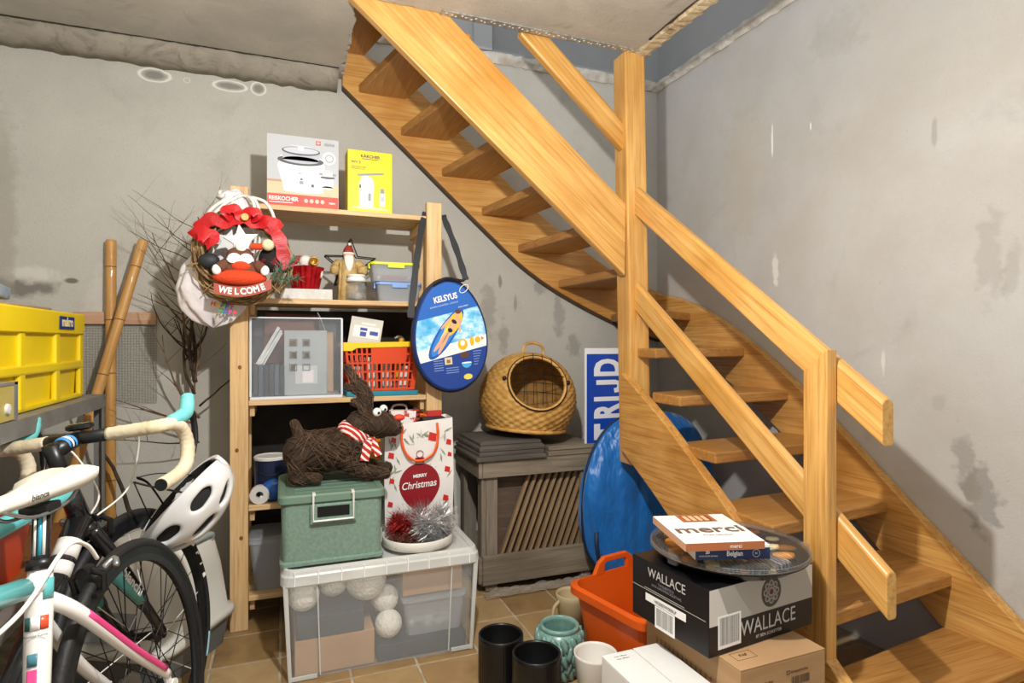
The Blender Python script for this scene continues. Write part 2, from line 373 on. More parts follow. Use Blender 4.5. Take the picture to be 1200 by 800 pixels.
# ------------------------------------------------------------------ staircase
m_oak = wood('honey_stair_wood', 'c58d47', 'dcab62', .38, 1.0, 'b97d34', 0, coat=.15)
m_oak2 = wood('honey_stair_wood_bright', 'cc964c', 'e0b066', .36, .8, 'c2873a', 0, coat=.2)
m_trd = wood('worn_tread_wood', 'a9753a', 'bf8d4e', .42, 1.0, '9d6a30', 0, coat=.1)
m_oaky = wood('honey_stair_wood_y', 'c58d47', 'dcab62', .38, 1.0, 'a8702f', 1, coat=.15)
m_dk = mat('dark_stringer_edge', '4a3520', .6)
st = thing('staircase', 'honey coloured open wooden winder staircase with post and handrails', 'staircase', (1.7, 2.3, 0))
def wpart(mb, name, m, **k):       # built in room coordinates, parented to the staircase
    o = mb.build(name, m, None, **k); mw = o.matrix_basis.copy(); o.parent = st; o.matrix_parent_inverse = Matrix.Translation((-1.7, -2.3, 0)); return o
HN = [0]+[.02+.1785*n for n in range(1, 16)]
IN = {1: (1.40, 1.02), 2: (1.40, 1.21), 3: (1.40, 1.42), 4: (1.40, 1.68), 5: (1.40, 1.88), 6: (1.41, 2.05), 7: (1.43, 2.20), 8: (1.46, 2.27), 9: (1.43, 2.27), 10: (1.25, 2.27), 11: (1.07, 2.27), 12: (.885, 2.27), 13: (.70, 2.27), 14: (.515, 2.27), 15: (.33, 2.27)}
OU = {1: (2.01, 1.06), 2: (2.01, 1.28), 3: (2.01, 1.50), 4: (2.01, 1.72), 5: (2.01, 1.94), 6: (2.01, 2.20), 7: (2.01, 2.60), 8: (1.74, 2.925), 9: (1.41, 2.925), 10: (1.175, 2.925), 11: (.975, 2.925), 12: (.765, 2.925), 13: (.56, 2.925), 14: (.36, 2.925), 15: (.27, 2.925)}
for n in range(1, 15):
    a, b, c, d = Vector(IN[n]), Vector(OU[n]), Vector(OU[n+1]), Vector(IN[n+1])
    e0 = (c-b).normalized()*.028; e1 = (d-a).normalized()*.028 if (d-a).length > .01 else Vector((0, 0))
    if n == 8: e1 = Vector((-.03, 0))
    pts = [a, b]
    if n == 7: pts.append(Vector((2.01, 2.925)))
    pts += [c+e0, d+e1]
    z1 = HN[n]; rot = Matrix.Rotation(0 if n < 8 else math.pi/2, 4, 'Z'); inv = rot.inverted()
    lp = [(inv @ Vector((p.x, p.y, 0)))[:2] for p in pts]
    o = MB().prism(lp, z1-.04, z1).build('tread', m_trd, None, bevel=.006, seg=2)
    o.matrix_basis = rot; o.parent = st; o.matrix_parent_inverse = Matrix.Translation((-1.7, -2.3, 0))
def curve_board(top, bot, plane, t0, t1):
    # top / bot : lists (s,h) ; plane 'X' -> s is Y at x in [t0,t1] ; 'Y' -> s is X at y in [t0,t1]
    n = 26; S0 = max(top[0][0], bot[0][0]); S1 = min(top[-1][0], bot[-1][0])
    def ev(L, s):
        P = bez([(q[0], q[1], 0) for q in L], 12)
        s = min(max(s, P[0].x), P[-1].x)
        for i in range(len(P)-1):
            if P[i].x <= s <= P[i+1].x+1e-9:
                k = (s-P[i].x)/max(1e-9, P[i+1].x-P[i].x); return P[i].y+(P[i+1].y-P[i].y)*k
        return P[-1].y
    rings = []
    for i in range(n+1):
        s = S0+(S1-S0)*i/n; a, b = ev(bot, s), ev(top, s)
        rings.append([(t0, s, a), (t1, s, a), (t1, s, b), (t0, s, b)] if plane == 'X' else [(s, t0, a), (s, t1, a), (s, t1, b), (s, t0, b)])
    return MB().loops(rings)
# wall stringers
wpart(curve_board([(.7, .045), (1.06, .27), (1.28, .445), (1.5, .62), (1.72, .80), (1.94, .965), (2.2, 1.135), (2.45, 1.265), (2.7, 1.355), (2.95, 1.40)],
                  [(.7, -.0), (1.06, .02), (1.28, .17), (1.5, .35), (1.72, .53), (1.94, .70), (2.2, .87), (2.45, 1.0), (2.7, 1.10), (2.95, 1.16)], 'X', 1.995, 2.036), 'stringer', m_oaky, bevel=.004)
wpart(curve_board([(.262, 2.52), (.56, 2.40), (.765, 2.23), (.975, 2.05), (1.175, 1.87), (1.41, 1.70), (1.74, 1.50), (2.03, 1.40)],
                  [(.262, 2.325), (.56, 2.06), (.765, 1.875), (.975, 1.69), (1.175, 1.52), (1.41, 1.375), (1.74, 1.225), (2.03, 1.13)], 'Y', 2.905, 2.947), 'stringer', m_oak, bevel=.004)
wpart(curve_board([(.262, 2.328), (.56, 2.063), (.765, 1.878), (.975, 1.693), (1.175, 1.523), (1.41, 1.378), (1.74, 1.228), (2.03, 1.133)],
                  [(.262, 2.313), (.56, 2.048), (.765, 1.863), (.975, 1.678), (1.175, 1.508), (1.41, 1.363), (1.74, 1.213), (2.03, 1.118)], 'Y', 2.915, 2.949), 'stringer_edging', m_dk)
# room-side stringers
wpart(curve_board([(.84, .02), (1.02, .12), (1.2, .25), (1.4, .41), (1.57, .545), (1.79, .70), (2.0, .84), (2.26, .985)],
                  [(.84, -.0), (1.02, .0), (1.2, .0), (1.4, .08), (1.57, .21), (1.79, .365), (2.0, .505), (2.26, .65)], 'X', 1.375, 1.415), 'stringer', m_oaky, bevel=.004)
b0 = Vector((1.385, 2.245, 1.552)); b1 = Vector((.20, 2.245, 1.552+.838*1.185))
mB = frame_x(b1, b0); Lb = (b1-b0).length
o = MB().prism([(0, -.120), (Lb+.09, -.120), (Lb-.105, .120), (0, .120)], -.02, .02, Matrix.Rotation(math.pi/2, 4, 'X')).build('stringer', m_oak2, None, mw=mB, bevel=.005)
o.parent = st; o.matrix_parent_inverse = Matrix.Translation((-1.7, -2.3, 0))
def sbeam(name, p0, p1, w, h, m, bevel=.012, seg=4):
    o = beam(name, p0, p1, w, h, m, None, bevel=bevel, seg=seg); o.parent = st; o.matrix_parent_inverse = Matrix.Translation((-1.7, -2.3, 0)); return o
# main post hanging from the slab edge (it leans a touch)
sbeam('post', (1.452, 2.265, .585), (1.418, 2.265, CEIL-.002), .10, .10, m_oak2, .006, 2)
# newel board
nb = MB().prism([(-.04, 0), (.04, 0), (.04, 1.035), (-.04, 1.10)], -.019, .019, Matrix(((0, 0, 1, 1.395), (1, 0, 0, 1.245), (0, 1, 0, 0), (0, 0, 0, 1))))
m_oakz = wood('honey_newel_wood', 'c8944c', 'dbaa64', .38, 1.0, 'b97d34', 2, coat=.15)
wpart(nb, 'newel_post', m_oakz, bevel=.004)
# handrails: boards with a rounded top edge and plumb-cut ends
def srail(p0, p1, w, h, m):
    p0, p1 = Vector(p0), Vector(p1); mm = frame_x(p0, p1); L = (p1-p0).length; th = math.atan2(p0.z-p1.z, math.hypot(p1.x-p0.x, p1.y-p0.y)); k = h/2*math.tan(th); r_ = w*.42
    sec = [(-w/2, -h/2+.006), (-w/2+.006, -h/2), (w/2-.006, -h/2), (w/2, -h/2+.006)]+[(w/2-r_+r_*math.cos(a), h/2-r_+r_*math.sin(a)) for a in [math.pi/2*q/5 for q in range(6)]]+[(-w/2+r_-r_*math.sin(a), h/2-r_+r_*math.cos(a)) for a in [math.pi/2*q/5 for q in range(6)]]
    o = MB().loops([[(x-z*math.tan(th), y, z) for y, z in sec] for x in (0, L)]).build('handrail', m, None, mw=mm, bevel=.003)
    o.parent = st; o.matrix_parent_inverse = Matrix.Translation((-1.7, -2.3, 0)); return o
srail((1.437, 2.27, 1.765), (1.437, 1.075, .913), .042, .098, m_oak2)
srail((1.437, 2.27, 1.352), (1.437, 1.065, .476), .036, .098, m_oak2)
srail((.90, 2.262, 2.425), (1.40, 2.262, 1.995), .042, .098, m_oak2)
# ------------------------------------------------------------------ flat print helper
def plain(c, rough=.5, **k): return mat('plain_'+c+('_%g' % rough), c, rough, **k)
def ell(cx, cy, rx, ry, n=24, a0=0, a1=360, rot=0):
    out = []
    for i in range(n if a1-a0 >= 360 else n+1):
        a = math.radians(a0+(a1-a0)*i/n); x, y = rx*math.cos(a), ry*math.sin(a)
        out.append((cx+x*math.cos(rot)-y*math.sin(rot), cy+x*math.sin(rot)+y*math.cos(rot)))
    return out
def rect(x0, y0, x1, y1): return [(x0, y0), (x1, y0), (x1, y1), (x0, y1)]
def printed(parent, M, items, name='printed_picture', t=.0001):
    mats = []; b = MB(); k = 0; last = None          # thin ink films, one a hair above the other
    for m, pts in items:
        if m not in mats: mats.append(m)
        if m is not last: k += 1
        last = m; b.cur = mats.index(m); b.prism(pts, 0, t*k)
    o = b.build(name, mats, parent, mw=M, fix=True); return o
FWD = ((1, 0, 0), (0, 0, 1))
def front_m(x, y, z): return face_m((x, y, z), (1, 0, 0), (0, 0, 1))

# ------------------------------------------------------------------ pine shelf unit
m_pine = wood('pine_x', 'cda877', 'dcbb8b', .55, 1.0, 'bf9560', 0)
m_pinez = wood('pine_z', 'cfa974', 'dfbd8c', .55, 1.0, 'c09259', 2)
m_piney = wood('pine_y', 'c8a271', 'd6b483', .55, 1.0, 'b98f5c', 1)
m_knot = mat('pine_knot', '7a4b22', .6)
SF, SB = 2.53, 2.82; SXL, SXR = (-.190, -.125), (.578, .645)
LV = [1.66, 1.29, .89, .48, .13]
sh = thing('shelving_unit', 'freestanding pine shelving unit with slatted shelves, full of christmas things', 'shelf', (.23, 2.68, 0))
O = Vector((.23, 2.68, 0))
def sp(mb, name, m, **k):
    o = mb.build(name, m, None, **k); o.parent = sh; o.matrix_parent_inverse = Matrix.Translation(-O); return o
for (a, b) in (SXL, SXR):
    for y0, y1 in ((SF, SF+.03), (SB-.03, SB)):
        top = 1.72 if y0 == SF else 1.705
        sp(MB().box(a, b, y0, y1, 0, top), 'post', m_pinez, bevel=.003)
    xm = b+.004 if a < 0 else a-.022
    for z in LV:
        sp(MB().box(xm, xm+.018, SF+.031, SB-.031, z-.065, z-.021), 'rung', m_piney, bevel=.002)
kn = MB()
for (x, z) in ((-.155, 1.02), (-.165, .70), (-.15, .36), (-.14, 1.64), (-.175, 1.64)):
    kn.sphere((x, SF-.0002, z), .007, 10, 6, (1, .08, 1.2))
sp(kn, 'knot', m_knot)
sl = None
for z in LV:
    for k in range(5):
        y = SF+.004+k*(SB-SF-.008)/5
        sp(MB().box(-.124 if k in (0, 4) else -.17, .577 if k in (0, 4) else .62, y, y+.048, z-.020, z), 'slat', m_pine, bevel=.002)
# black sheet behind the lower shelves
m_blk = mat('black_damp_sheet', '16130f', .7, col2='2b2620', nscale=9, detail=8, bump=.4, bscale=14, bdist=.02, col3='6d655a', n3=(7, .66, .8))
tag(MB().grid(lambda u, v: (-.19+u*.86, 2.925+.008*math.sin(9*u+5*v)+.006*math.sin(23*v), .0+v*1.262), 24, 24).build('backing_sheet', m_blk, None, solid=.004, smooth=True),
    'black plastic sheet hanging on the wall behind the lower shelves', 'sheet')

# ------------------------------------------------------------------ boxes on the top shelf
m_red = plain('d5402c'); m_w = plain('eceae6'); m_w2 = plain('d9d8d6'); m_gy = plain('8f9296'); m_dg = plain('4c4e52'); m_sil = plain('b9bcc6', .35)
m_bge = plain('d9b894'); m_blk2 = plain('151515'); m_yel = plain('f2d916'); m_cardw = mat('white_card', 'e6e4df', .5)
t = thing('rice_cooker_box', 'white and red carton picturing a white rice cooker on top shelf', 'box', (.078, 2.655, 1.66))
bw, bd, bh = .272, .22, .283
MB().box(-bw/2, bw/2, -bd/2, bd/2, 0, bh).build('carton', m_cardw, t, bevel=.0015)
F = front_m(0, -bd/2-.0001, 0); w2 = bw/2-.001
def sq(pts, dx, dy, s=1.0): return [(dx+x*s, dy+y*s) for x, y in pts]
it = [(plain('b4b6b9'), rect(-w2, .045, w2, bh-.001)), (m_bge, rect(-w2, .048, w2, .10)), (plain('b98a63'), rect(-w2, .095, -.02, .104)), (m_red, rect(-w2, .001, w2, .048)),
      (plain('dcdcdd'), [(-.075+.0*0, .075)] + [(-.075+.15*k/10, .062-.006*math.sin(math.pi*k/10)) for k in range(11)] + [(.083, .16), (.078, .19), (-.105+.02, .19), (-.098, .16)]),
      (m_w, ell(-.008, .19, .085, .022)), (m_dg, ell(-.010, .186, .088, .020)), (plain('a9acb6', .35), rect(-.078, .186, .06, .222)), (plain('a9acb6', .35), ell(-.009, .188, .069, .014)),
      (m_dg, ell(-.009, .224, .073, .017)), (m_sil, ell(-.009, .226, .067, .013)), (m_w, rect(-.02, .227, .0, .240)), (plain('c2c6cf', .3), ell(-.01, .243, .05, .003)),
      (m_gy, rect(-.015, .092, .0, .104)), (m_dg, rect(-.012, .108, -.003, .114)), (m_dg, rect(.03, .083, .04, .094)), (m_w, ell(.098, .205, .026, .026)), (plain('9a9da1'), ell(.100, .205, .017, .017)), (m_w2, ell(.1, .205, .012, .012)),
      (m_gy, ell(.093, .140, .035, .006)), (m_w, rect(.07, .085, .116, .125)), (m_w, ell(.093, .085, .023, .007)), (m_dg, ell(.093, .127, .028, .006)), (plain('c5c8cc'), rect(.073, .130, .113, .152)), (m_sil, ell(.093, .152, .021, .007)),
      (m_w, ell(-.128+.0, -.9, .001, .001, 4))]
it = it[:-1]
for k in range(4): it.append((plain('f1b7a8'), ell(.010+.021*k, .026, .0075, .0085)))
it += [(m_w, rect(-.128, .012, -.04, .015)), (m_red, rect(.048, .255, .066, .271)), (m_w, rect(.055, .258, .059, .268)), (m_w, rect(.051, .261, .063, .265))]
printed(t, F, it, 'printed_front')
text('REISKOCHER', .022, m_w, t, front_m(-.075, -bd/2-.0031, .028), bold=.0006, sx=.86)
text('alpina', .017, m_gy, t, front_m(.1, -bd/2-.0031, .262), bold=.0003)
text('alpina', .007, m_gy, t, front_m(-.012, -bd/2-.0031, .135)); text('700W', .010, m_w, t, front_m(.110, -bd/2-.0031, .022), bold=.0003)
t = thing('window_cleaner_box', 'slim yellow carton picturing a window cleaner beside the rice cooker box', 'box', (.342, 2.60, 1.66), .03)
bw, bd, bh = .184, .09, .258
m_ycard = mat('yellow_card', 'ecd313', .45)
MB().box(-bw/2, bw/2, -bd/2, bd/2, 0, bh).build('carton', m_ycard, t, bevel=.0015)
printed(t, front_m(0, -bd/2-.0001, 0), [
    (m_dg, rect(-.035, .222, .035, .225)), (m_w, [(-.045, .02), (.012, .02), (.016, .12), (.008, .145), (-.018, .158), (-.034, .15), (-.046, .12)]), (m_gy, [(-.055, .158), (-.05, .150), (.05, .163), (.062, .172), (.03, .170)]),
    (plain('c9ccd0'), rect(-.02, .045, .012, .085)), (m_gy, rect(-.008, .05, .002, .08)), (m_dg, rect(-.045, .10, -.038, .115)), (plain('d5d8d4'), rect(.038, .03, .062, .085)), (m_gy, rect(.042, .085, .058, .105)), (plain('b9bcc0'), rect(.042, .05, .058, .07)),
    (plain('f6f0a8'), ell(0, .018, .075, .006))], 'printed_front')
text('KÄRCHER', .017, m_dg, t, front_m(0, -bd/2-.0013, .234), bold=.0005, sx=1.05)
text('WV 5', .016, m_dg, t, front_m(-.078, -bd/2-.0013, .207), bold=.0003, align='LEFT'); text('FENSTERSAUGER\nWINDOW VAC', .008, m_dg, t, front_m(-.078, -bd/2-.0013, .184), align='LEFT')

# ------------------------------------------------------------------ second shelf
Z2 = LV[1]
m_slab = mat('speckled_white_slab', 'dcdad4', .8, col2='c8c5bd', nscale=30, bump=.4, bscale=60, bdist=.003)
tag(MB().box(-.10, .10, -.075, .075, 0, .042).build('foam_slab', m_slab, None, loc=(.09, 2.615, Z2), bevel=.003), 'white speckled slab under the red foil bucket', 'slab')
m_foil = mat('red_foil', 'b0101a', .22, .7, col2='c92028', nscale=30)
m_plushr = mat('red_cloth', 'c22318', .85, bump=.4, bscale=200, bdist=.004); m_snow = mat('white_felt', 'e4e0d8', .9, bump=.5, bscale=120, bdist=.006); m_gold = mat('gold_metal', 'a8823a', .3, .8)
t = thing('foil_bucket', 'ribbed red foil bucket holding a white and red santa figure', 'bucket', (.088, 2.60, Z2+.042))
MB().lathe([(.050, 0), (.052, .003), (.071, .088), (.073, .092), (.070, .092), (.050, .01), (.0, .008)], 72, fn=lambda a, z: 1+.018*math.cos(24*a), cap0=True).build('bucket', m_foil, t)
g = thing('santa_figure', 'small santa with red hat and gold lantern sitting in foil bucket', 'figurine', (.088, 2.60, Z2+.09))
MB().sphere((-.002, 0, .022), .033, 14, 10, (1.25, 1, 1)).sphere((-.042, -.02, .03), .022, 10, 8).sphere((.045, -.01, .02), .026, 10, 8).build('body', m_snow, g, smooth=True)
MB().box(-.018, .018, -.045, -.02, -.0, .05).build('coat_front', m_plushr, g, bevel=.008)
MB().sphere((-.03, -.038, .006), .017, 10, 8).build('mitten', m_plushr, g, smooth=True)
MB().sphere((.0, -.006, .068), .026, 14, 10).build('head', m_snow, g, smooth=True)
MB().loops([[(Vector(c)+Vector((r*math.cos(a), r*math.sin(a)*.8, r*math.sin(a)*.5)))[:] for a in [2*math.pi*k/10 for k in range(10)]] for c, r in (((-.008, 0, .082), .024), ((-.022, 0, .085), .02), ((-.035, 0, .072), .013), ((-.042, 0, .055), .007))]).build('hat', m_plushr, g, smooth=True)
MB().lathe([(.006, 0), (.018, .002), (.019, .022), (.015, .024), (.012, .006), (0, .005)], 18, Matrix.Translation((.03, -.03, .062)) @ Matrix.Rotation(1.35, 4, 'X')).build('lantern', m_gold, g, smooth=True)
m_gsan = mat('gold_carved_santa', 'c2a56c', .6, col2='a5864d', nscale=40, bump=.6, bscale=60, bdist=.006); m_face = mat('face_paint', 'd8a884', .6); m_beard = mat('white_beard', 'e6e1d6', .8, bump=.6, bscale=80, bdist=.005)
t = thing('santa_statue', 'tall gold robed santa statue with staff and long white beard', 'figurine', (.262, 2.63, Z2))
MB().lathe([(.042, 0), (.044, .01), (.046, .06), (.042, .12), (.040, .15), (.030, .175), (.018, .185)], 18, cap0=True, cap1=True, sx=1.0, sy=.8).build('robe', m_gsan, t, smooth=True)
for s in (-1, 1): MB().tube(bez([(s*.034, 0, .165), (s*.056, -.012, .14), (s*.052, -.036, .125)], 6), [.02, .021, .021, .021, .02, .02, .02, .021, .022, .022, .021, .02, .018], 10).build('sleeve', m_gsan, t, smooth=True)
MB().sphere((0, -.006, .195), .022, 14, 10).build('head', m_face, t, smooth=True)
MB().loops([[(r*math.cos(a), -.020-q+.5*r*math.sin(a), z) for a in [2*math.pi*k/10 for k in range(10)]] for z, r, q in ((.198, .012, .0), (.188, .021, .002), (.165, .02, .010), (.14, .013, .012), (.122, .004, .010))]).build('beard', m_beard, t, smooth=True)
MB().lathe([(.023, .203), (.024, .210), (.019, .225), (.010, .238), (.003, .243)], 14, cap0=True, cap1=True).build('hat', mat('dull_red_hat', '8f2f22', .7), t, smooth=True)
MB().lathe([(.0235, .199), (.027, .203), (.0235, .209)], 14).sphere((.004, -.004, .244), .007, 8, 6).build('fur_trim', m_beard, t, smooth=True)
MB().cyl((-.042, -.045, .0), (-.035, -.042, .165), .006, n=8).build('staff', m_gsan, t, smooth=True)
m_wire = mat('black_wire', '191715', .5, .3)
t = thing('wire_star', 'black wire double star frame standing behind the gold santa', 'star', (.277, 2.715, Z2+.165), .12)
for yy, rr in ((-.018, .115), (.018, .112)):
    P = [((rr if k % 2 == 0 else rr*.42)*math.sin(math.pi*k/5), yy, (rr if k % 2 == 0 else rr*.42)*math.cos(math.pi*k/5)) for k in range(10)]
    b = MB()
    for k in range(10): b.cyl(P[k], P[(k+1) % 10], .0026, n=6)
    b.build('star_outline', m_wire, t)
b = MB()
for k in range(0, 10, 2):
    b.cyl((.115*math.sin(math.pi*k/5), -.018, .115*math.cos(math.pi*k/5)), (.112*math.sin(math.pi*k/5), .018, .112*math.cos(math.pi*k/5)), .0022, n=6)
b.build('spacer', m_wire, t)
MB().cyl((.047, 0, -.04), (.047, 0, -.165), .0025, n=6).cyl((-.047, 0, -.04), (-.047, 0, -.165), .0025, n=6).box(-.05, .05, -.02, .02, -.165, -.160).build('stand', m_wire, t)
m_glass = mat('clear_glass', 'f2f5f4', .03, trans=1.0, ior=1.45)
m_clear = mat('clear_plastic', 'e9edee', .22, trans=.85, ior=1.25, alpha=.55); m_ceram = mat('white_glaze', 'e5e3de', .25)
t = thing('glass_jar', 'clear glass storage jar with white lid in front of gold santa', 'jar', (.289, 2.585, Z2))
MB().lathe([(.0, .002), (.038, .002), (.043, .008), (.043, .06), (.036, .075), (.034, .08), (.031, .08), (.033, .073), (.039, .058), (.039, .01), (.0, .007)], 28).build('jar_body', m_clear, t, smooth=True)
MB().lathe([(.0, .081), (.037, .080), (.040, .084), (.040, .094), (.034, .097), (.034, .101), (.039, .104), (.038, .110), (.0, .113)], 28).build('lid', m_ceram, t, smooth=True)
MB().lathe([(0, .006), (.034, .007), (.03, .03), (.015, .036), (0, .033)], 14, fn=lambda a, z: 1+.2*math.sin(3*a)).build('contents', mat('grey_mix', '8f8b84', .7, col2='c9c4ba', nscale=60), t, smooth=True)
# food boxes with baubles
m_box = mat('cloudy_plastic', 'd5dade', .3, trans=.5, alpha=.5, ior=1.2); m_lidb = mat('blue_lid', '7f9fd6', .35); m_lidy = mat('lime_lid', 'd9e21d', .4)
m_bau = mat('red_bauble', 'b52a35', .3, .2); m_bauw = mat('silver_bauble', 'cfcfcf', .25, .5)
def food_box(name, label, loc, w, d, h, lidm, rz=0):
    t = thing(name, label, 'container', loc, rz)
    rings = [ring3(rrect(w-.03, d-.03, .02), 0), ring3(rrect(w-.008, d-.008, .022), h), ring3(rrect(w-.012, d-.012, .022), h), ring3(rrect(w-.034, d-.034, .02), .003)]
    MB().loops(rings).build('tub', m_box, t)
    MB().loops([ring3(rrect(w, d, .024), h-.004), ring3(rrect(w, d, .024), h+.006), ring3(rrect(w-.016, d-.016, .02), h+.008), ring3(rrect(w-.02, d-.02, .02), h+.004)]).build('lid', lidm, t)
    for s in (-1, 1): MB().box(s*w/2-.004, s*w/2+.004, -d/6, d/6, h-.02, h+.004).build('clip', lidm, t, bevel=.002)
    MB().box(-w/6, w/6, -d/2-.003, -d/2+.003, h-.018, h+.004).build('clip', lidm, t, bevel=.002)
    return t
food_box('food_container', 'cloudy food container with a blue lid, underneath the lime lidded one', (.47, 2.635, Z2), .20, .13, .078, m_lidb)
food_box('food_container', 'clear food container with lime lid holding red baubles', (.455, 2.64, Z2+.088), .215, .14, .075, m_lidy)
bx = random.Random(4)
for k in range(13):
    m = m_bau if k % 5 else m_bauw
    col = k % 7; row = k//7
    o = MB().sphere((0, 0, 0), .0125, 10, 7).cyl((0, 0, .011), (0, 0, .016), .003, n=6).build('bauble', m, None, loc=(.385+col*.026, 2.605+row*.028+bx.uniform(-.003, .003), Z2+.088+.017+(.0 if row == 0 else .004)), smooth=True)
    tag(o, 'small glossy red bauble inside the lime lidded container' if m is m_bau else 'small silver bauble among red ones in the lime lidded container', 'bauble', 'red baubles in the food box' if m is m_bau else 'silver baubles in the food box')
    o.scale = (.95,)*3

# ------------------------------------------------------------------ third shelf: clear file box and orange crate
Z3 = LV[2]
m_file = mat('clear_file_box', 'e4e9ee', .14, trans=.78, ior=1.12, alpha=.34); m_rim = mat('file_box_rim', 'dfe3ea', .3, alpha=.85)
t = thing('file_box', 'clear plastic file box standing upright on the middle shelf', 'box', (.055, 2.655, Z3))
w, d, h = .345, .21, .325
MB().box(-w/2, w/2, -d/2, -d/2+.003, .012, h).build('front_wall', m_file, t)
MB().box(-w/2, -w/2+.003, -d/2+.004, d/2, .012, h).box(w/2-.003, w/2, -d/2+.004, d/2, .012, h).box(-w/2+.004, w/2-.004, d/2-.003, d/2, .012, h).build('side_wall', m_file, t)
MB().box(-w/2-.003, w/2+.003, -d/2-.003, d/2, 0, .011).build('base', m_rim, t, bevel=.002)
b = MB()
for s in (-1, 1): b.box(s*w/2-.004, s*w/2+.004, -d/2-.004, -d/2+.003, .012, h)
b.box(-w/2, w/2, -d/2-.004, -d/2+.003, h-.004, h+.002)
b.build('edge_rim', m_rim, t, bevel=.001)
m_gp = mat('grey_insert_card', 'a3a8a9', .55, col2='aeb2b2', nscale=5)
t = thing('perforated_panel', 'grey panel with six square cut-outs inside the clear file box', 'panel', (.088, 2.585, Z3+.013))
# panel with real square openings
b = MB(); xs = [-.082, -.062, -.034, -.012, .016, .082]; zs = [0, .100, .124, .150, .174, .200, .224, .262]
for i in range(5):
    for j in range(7):
        if i in (1, 3) and j in (1, 3, 5): continue
        b.box(xs[i], xs[i+1], -.002, .002, zs[j], zs[j+1])
b.build('panel', m_gp, t)
for i in (1, 3):
    for j in (1, 3, 5):
        c = ((xs[i]+xs[i+1])/2, -.004, (zs[j]+zs[j+1])/2)
        q = MB()
        for dx, dz, sx, sz in ((0, .013, .030, .004), (0, -.013, .030, .004), (.013, 0, .004, .030), (-.013, 0, .004, .030)): q.cbox((c[0]+dx, c[1], c[2]+dz), (sx, .006, sz))
        q.build('cutout_frame', plain('7d8284'), t)
MB().box(-.04, .045, -.0035, -.0022, .045, .118).build('sticker', plain('c9cac8', .35), t); MB().box(-.012, .03, -.0042, -.0036, .05, .10).build('sticker', plain('efe6e4', .3), t)
m_mag = mat('white_paper', 'e5e4e0', .6, col2='c7c8ca', nscale=14); m_bind = mat('slate_binder', '33393f', .5)
for k, (x, lean, h, th) in enumerate(((-.09, -.5, .29, .012), (-.068, -.52, .27, .010), (-.048, -.5, .25, .006))):
    o = MB().box(-th/2, th/2, -.02, .09, 0, h).build('magazine', m_mag, None, loc=(x-.02+.0, 2.60+.0, Z3+.130-.012*k), rot=(0, -lean, 0), bevel=.001)
    o.location = (-.1+.012*k, 2.60, Z3+.130); o.scale.z = .62
    tag(o, ['white magazine slanting in the file box, leftmost', 'white magazine slanting in the file box, between two others', 'white magazine slanting in the file box, rightmost'][k], 'magazine', 'magazines in the file box')
for k in range(6):
    o = MB().box(-.009, .009, -.085, .085, 0, .128-.002*(k % 3)).build('binder', [m_bind, plain('4a545c'), plain('2b3036')][k % 3], None, loc=(-.100+.0195*k, 2.66, Z3+.0125), bevel=.002)
    tag(o, 'slim slate binder standing upright at the left of the file box', 'binder', 'binders in the file box')
tag(MB().box(-.075, .075, -.01, .01, 0, .09).build('storage_folder', mat('teal_plastic', '1c8291', .4), None, loc=(.10, 2.64, Z3+.0125), bevel=.003), 'teal folder behind the grey panel in the file box', 'folder')
tag(MB().box(-.09, .09, -.006, .006, 0, .26).build('brown_folder', plain('c9a682', .6), None, loc=(.115, 2.70, Z3+.0125), bevel=.002), 'beige cardboard folder at the back of the file box', 'folder')
o = MB().box(-.11, .11, -.004, .004, 0, .03).build('notebook', plain('6b3b2a', .6), None, loc=(.03, 2.735, Z3+.315), rot=(0, .03, 0), bevel=.001); tag(o, 'brown notebook poking out above the file box', 'book'); o.location.z = Z3+.0125; o.scale.z = 11.2
t = thing('plastic_sleeve', 'clear plastic sleeves bent over the file box rim', 'sleeve', (.165, 2.60, Z3+.20), 0)
MB().grid(lambda u, v: (.005-.055*v*v-.0+.02*v, -.012+u*.09, -.02+.17*v), 3, 8).build('sheet', mat('sleeve_film', 'e8ecf2', .2, alpha=.75), t, solid=.001, smooth=True)
m_orc = mat('orange_crate_plastic', 'd9481f', .4); m_tea = mat('teal_crate_plastic', '1f7f93', .4); m_yh = mat('yellow_handle_plastic', 'efc411', .4)
t = thing('orange_crate', 'orange slotted shopping crate with a yellow handle and teal base', 'crate', (.395, 2.66, Z3), .02)
# tapered lattice walls: bars and rails as real geometry
w0, w1, d0, d1, hh = .27, .315, .18, .22, .20
def wallpt(side, u, v):
    k = v; w = w0+(w1-w0)*k; d = d0+(d1-d0)*k
    return {'f': (-w/2+u*w, -d/2, .022+v*hh), 'b': (-w/2+u*w, d/2, .022+v*hh), 'l': (-w/2, -d/2+u*d, .022+v*hh), 'r': (w/2, -d/2+u*d, .022+v*hh)}[side]
for side in 'fblr':
    n = 15 if side in 'fb' else 9; b = MB()
    vs = [0, .05, .20, .235, .385, .42, .57, .605, .755, .79, .92, 1.0]
    us = []; 
    for k in range(n): us += [k/n, k/n+.36/n]
    us.append(1.0); us[0] = 0
    for i in range(len(us)-1):
        for j in range(len(vs)-1):
            solidc = (i % 2 == 0) or (j % 2 == 0)
            if i in (0, len(us)-2): solidc = True
            if side == 'f' and .33 < us[i] < .80 and vs[j] >= .60: solidc = vs[j] < .87
            if not solidc: continue
            q = [wallpt(side, us[i], vs[j]), wallpt(side, us[i+1], vs[j]), wallpt(side, us[i+1], vs[j+1]), wallpt(side, us[i], vs[j+1])]
            b.add(q, [(0, 1, 2, 3)])
    b.build('lattice_wall', m_orc, t, solid=.004)
b = MB()
rr = [wallpt('f', 0, 1), wallpt('f', 1, 1), wallpt('b', 1, 1), wallpt('b', 0, 1)]
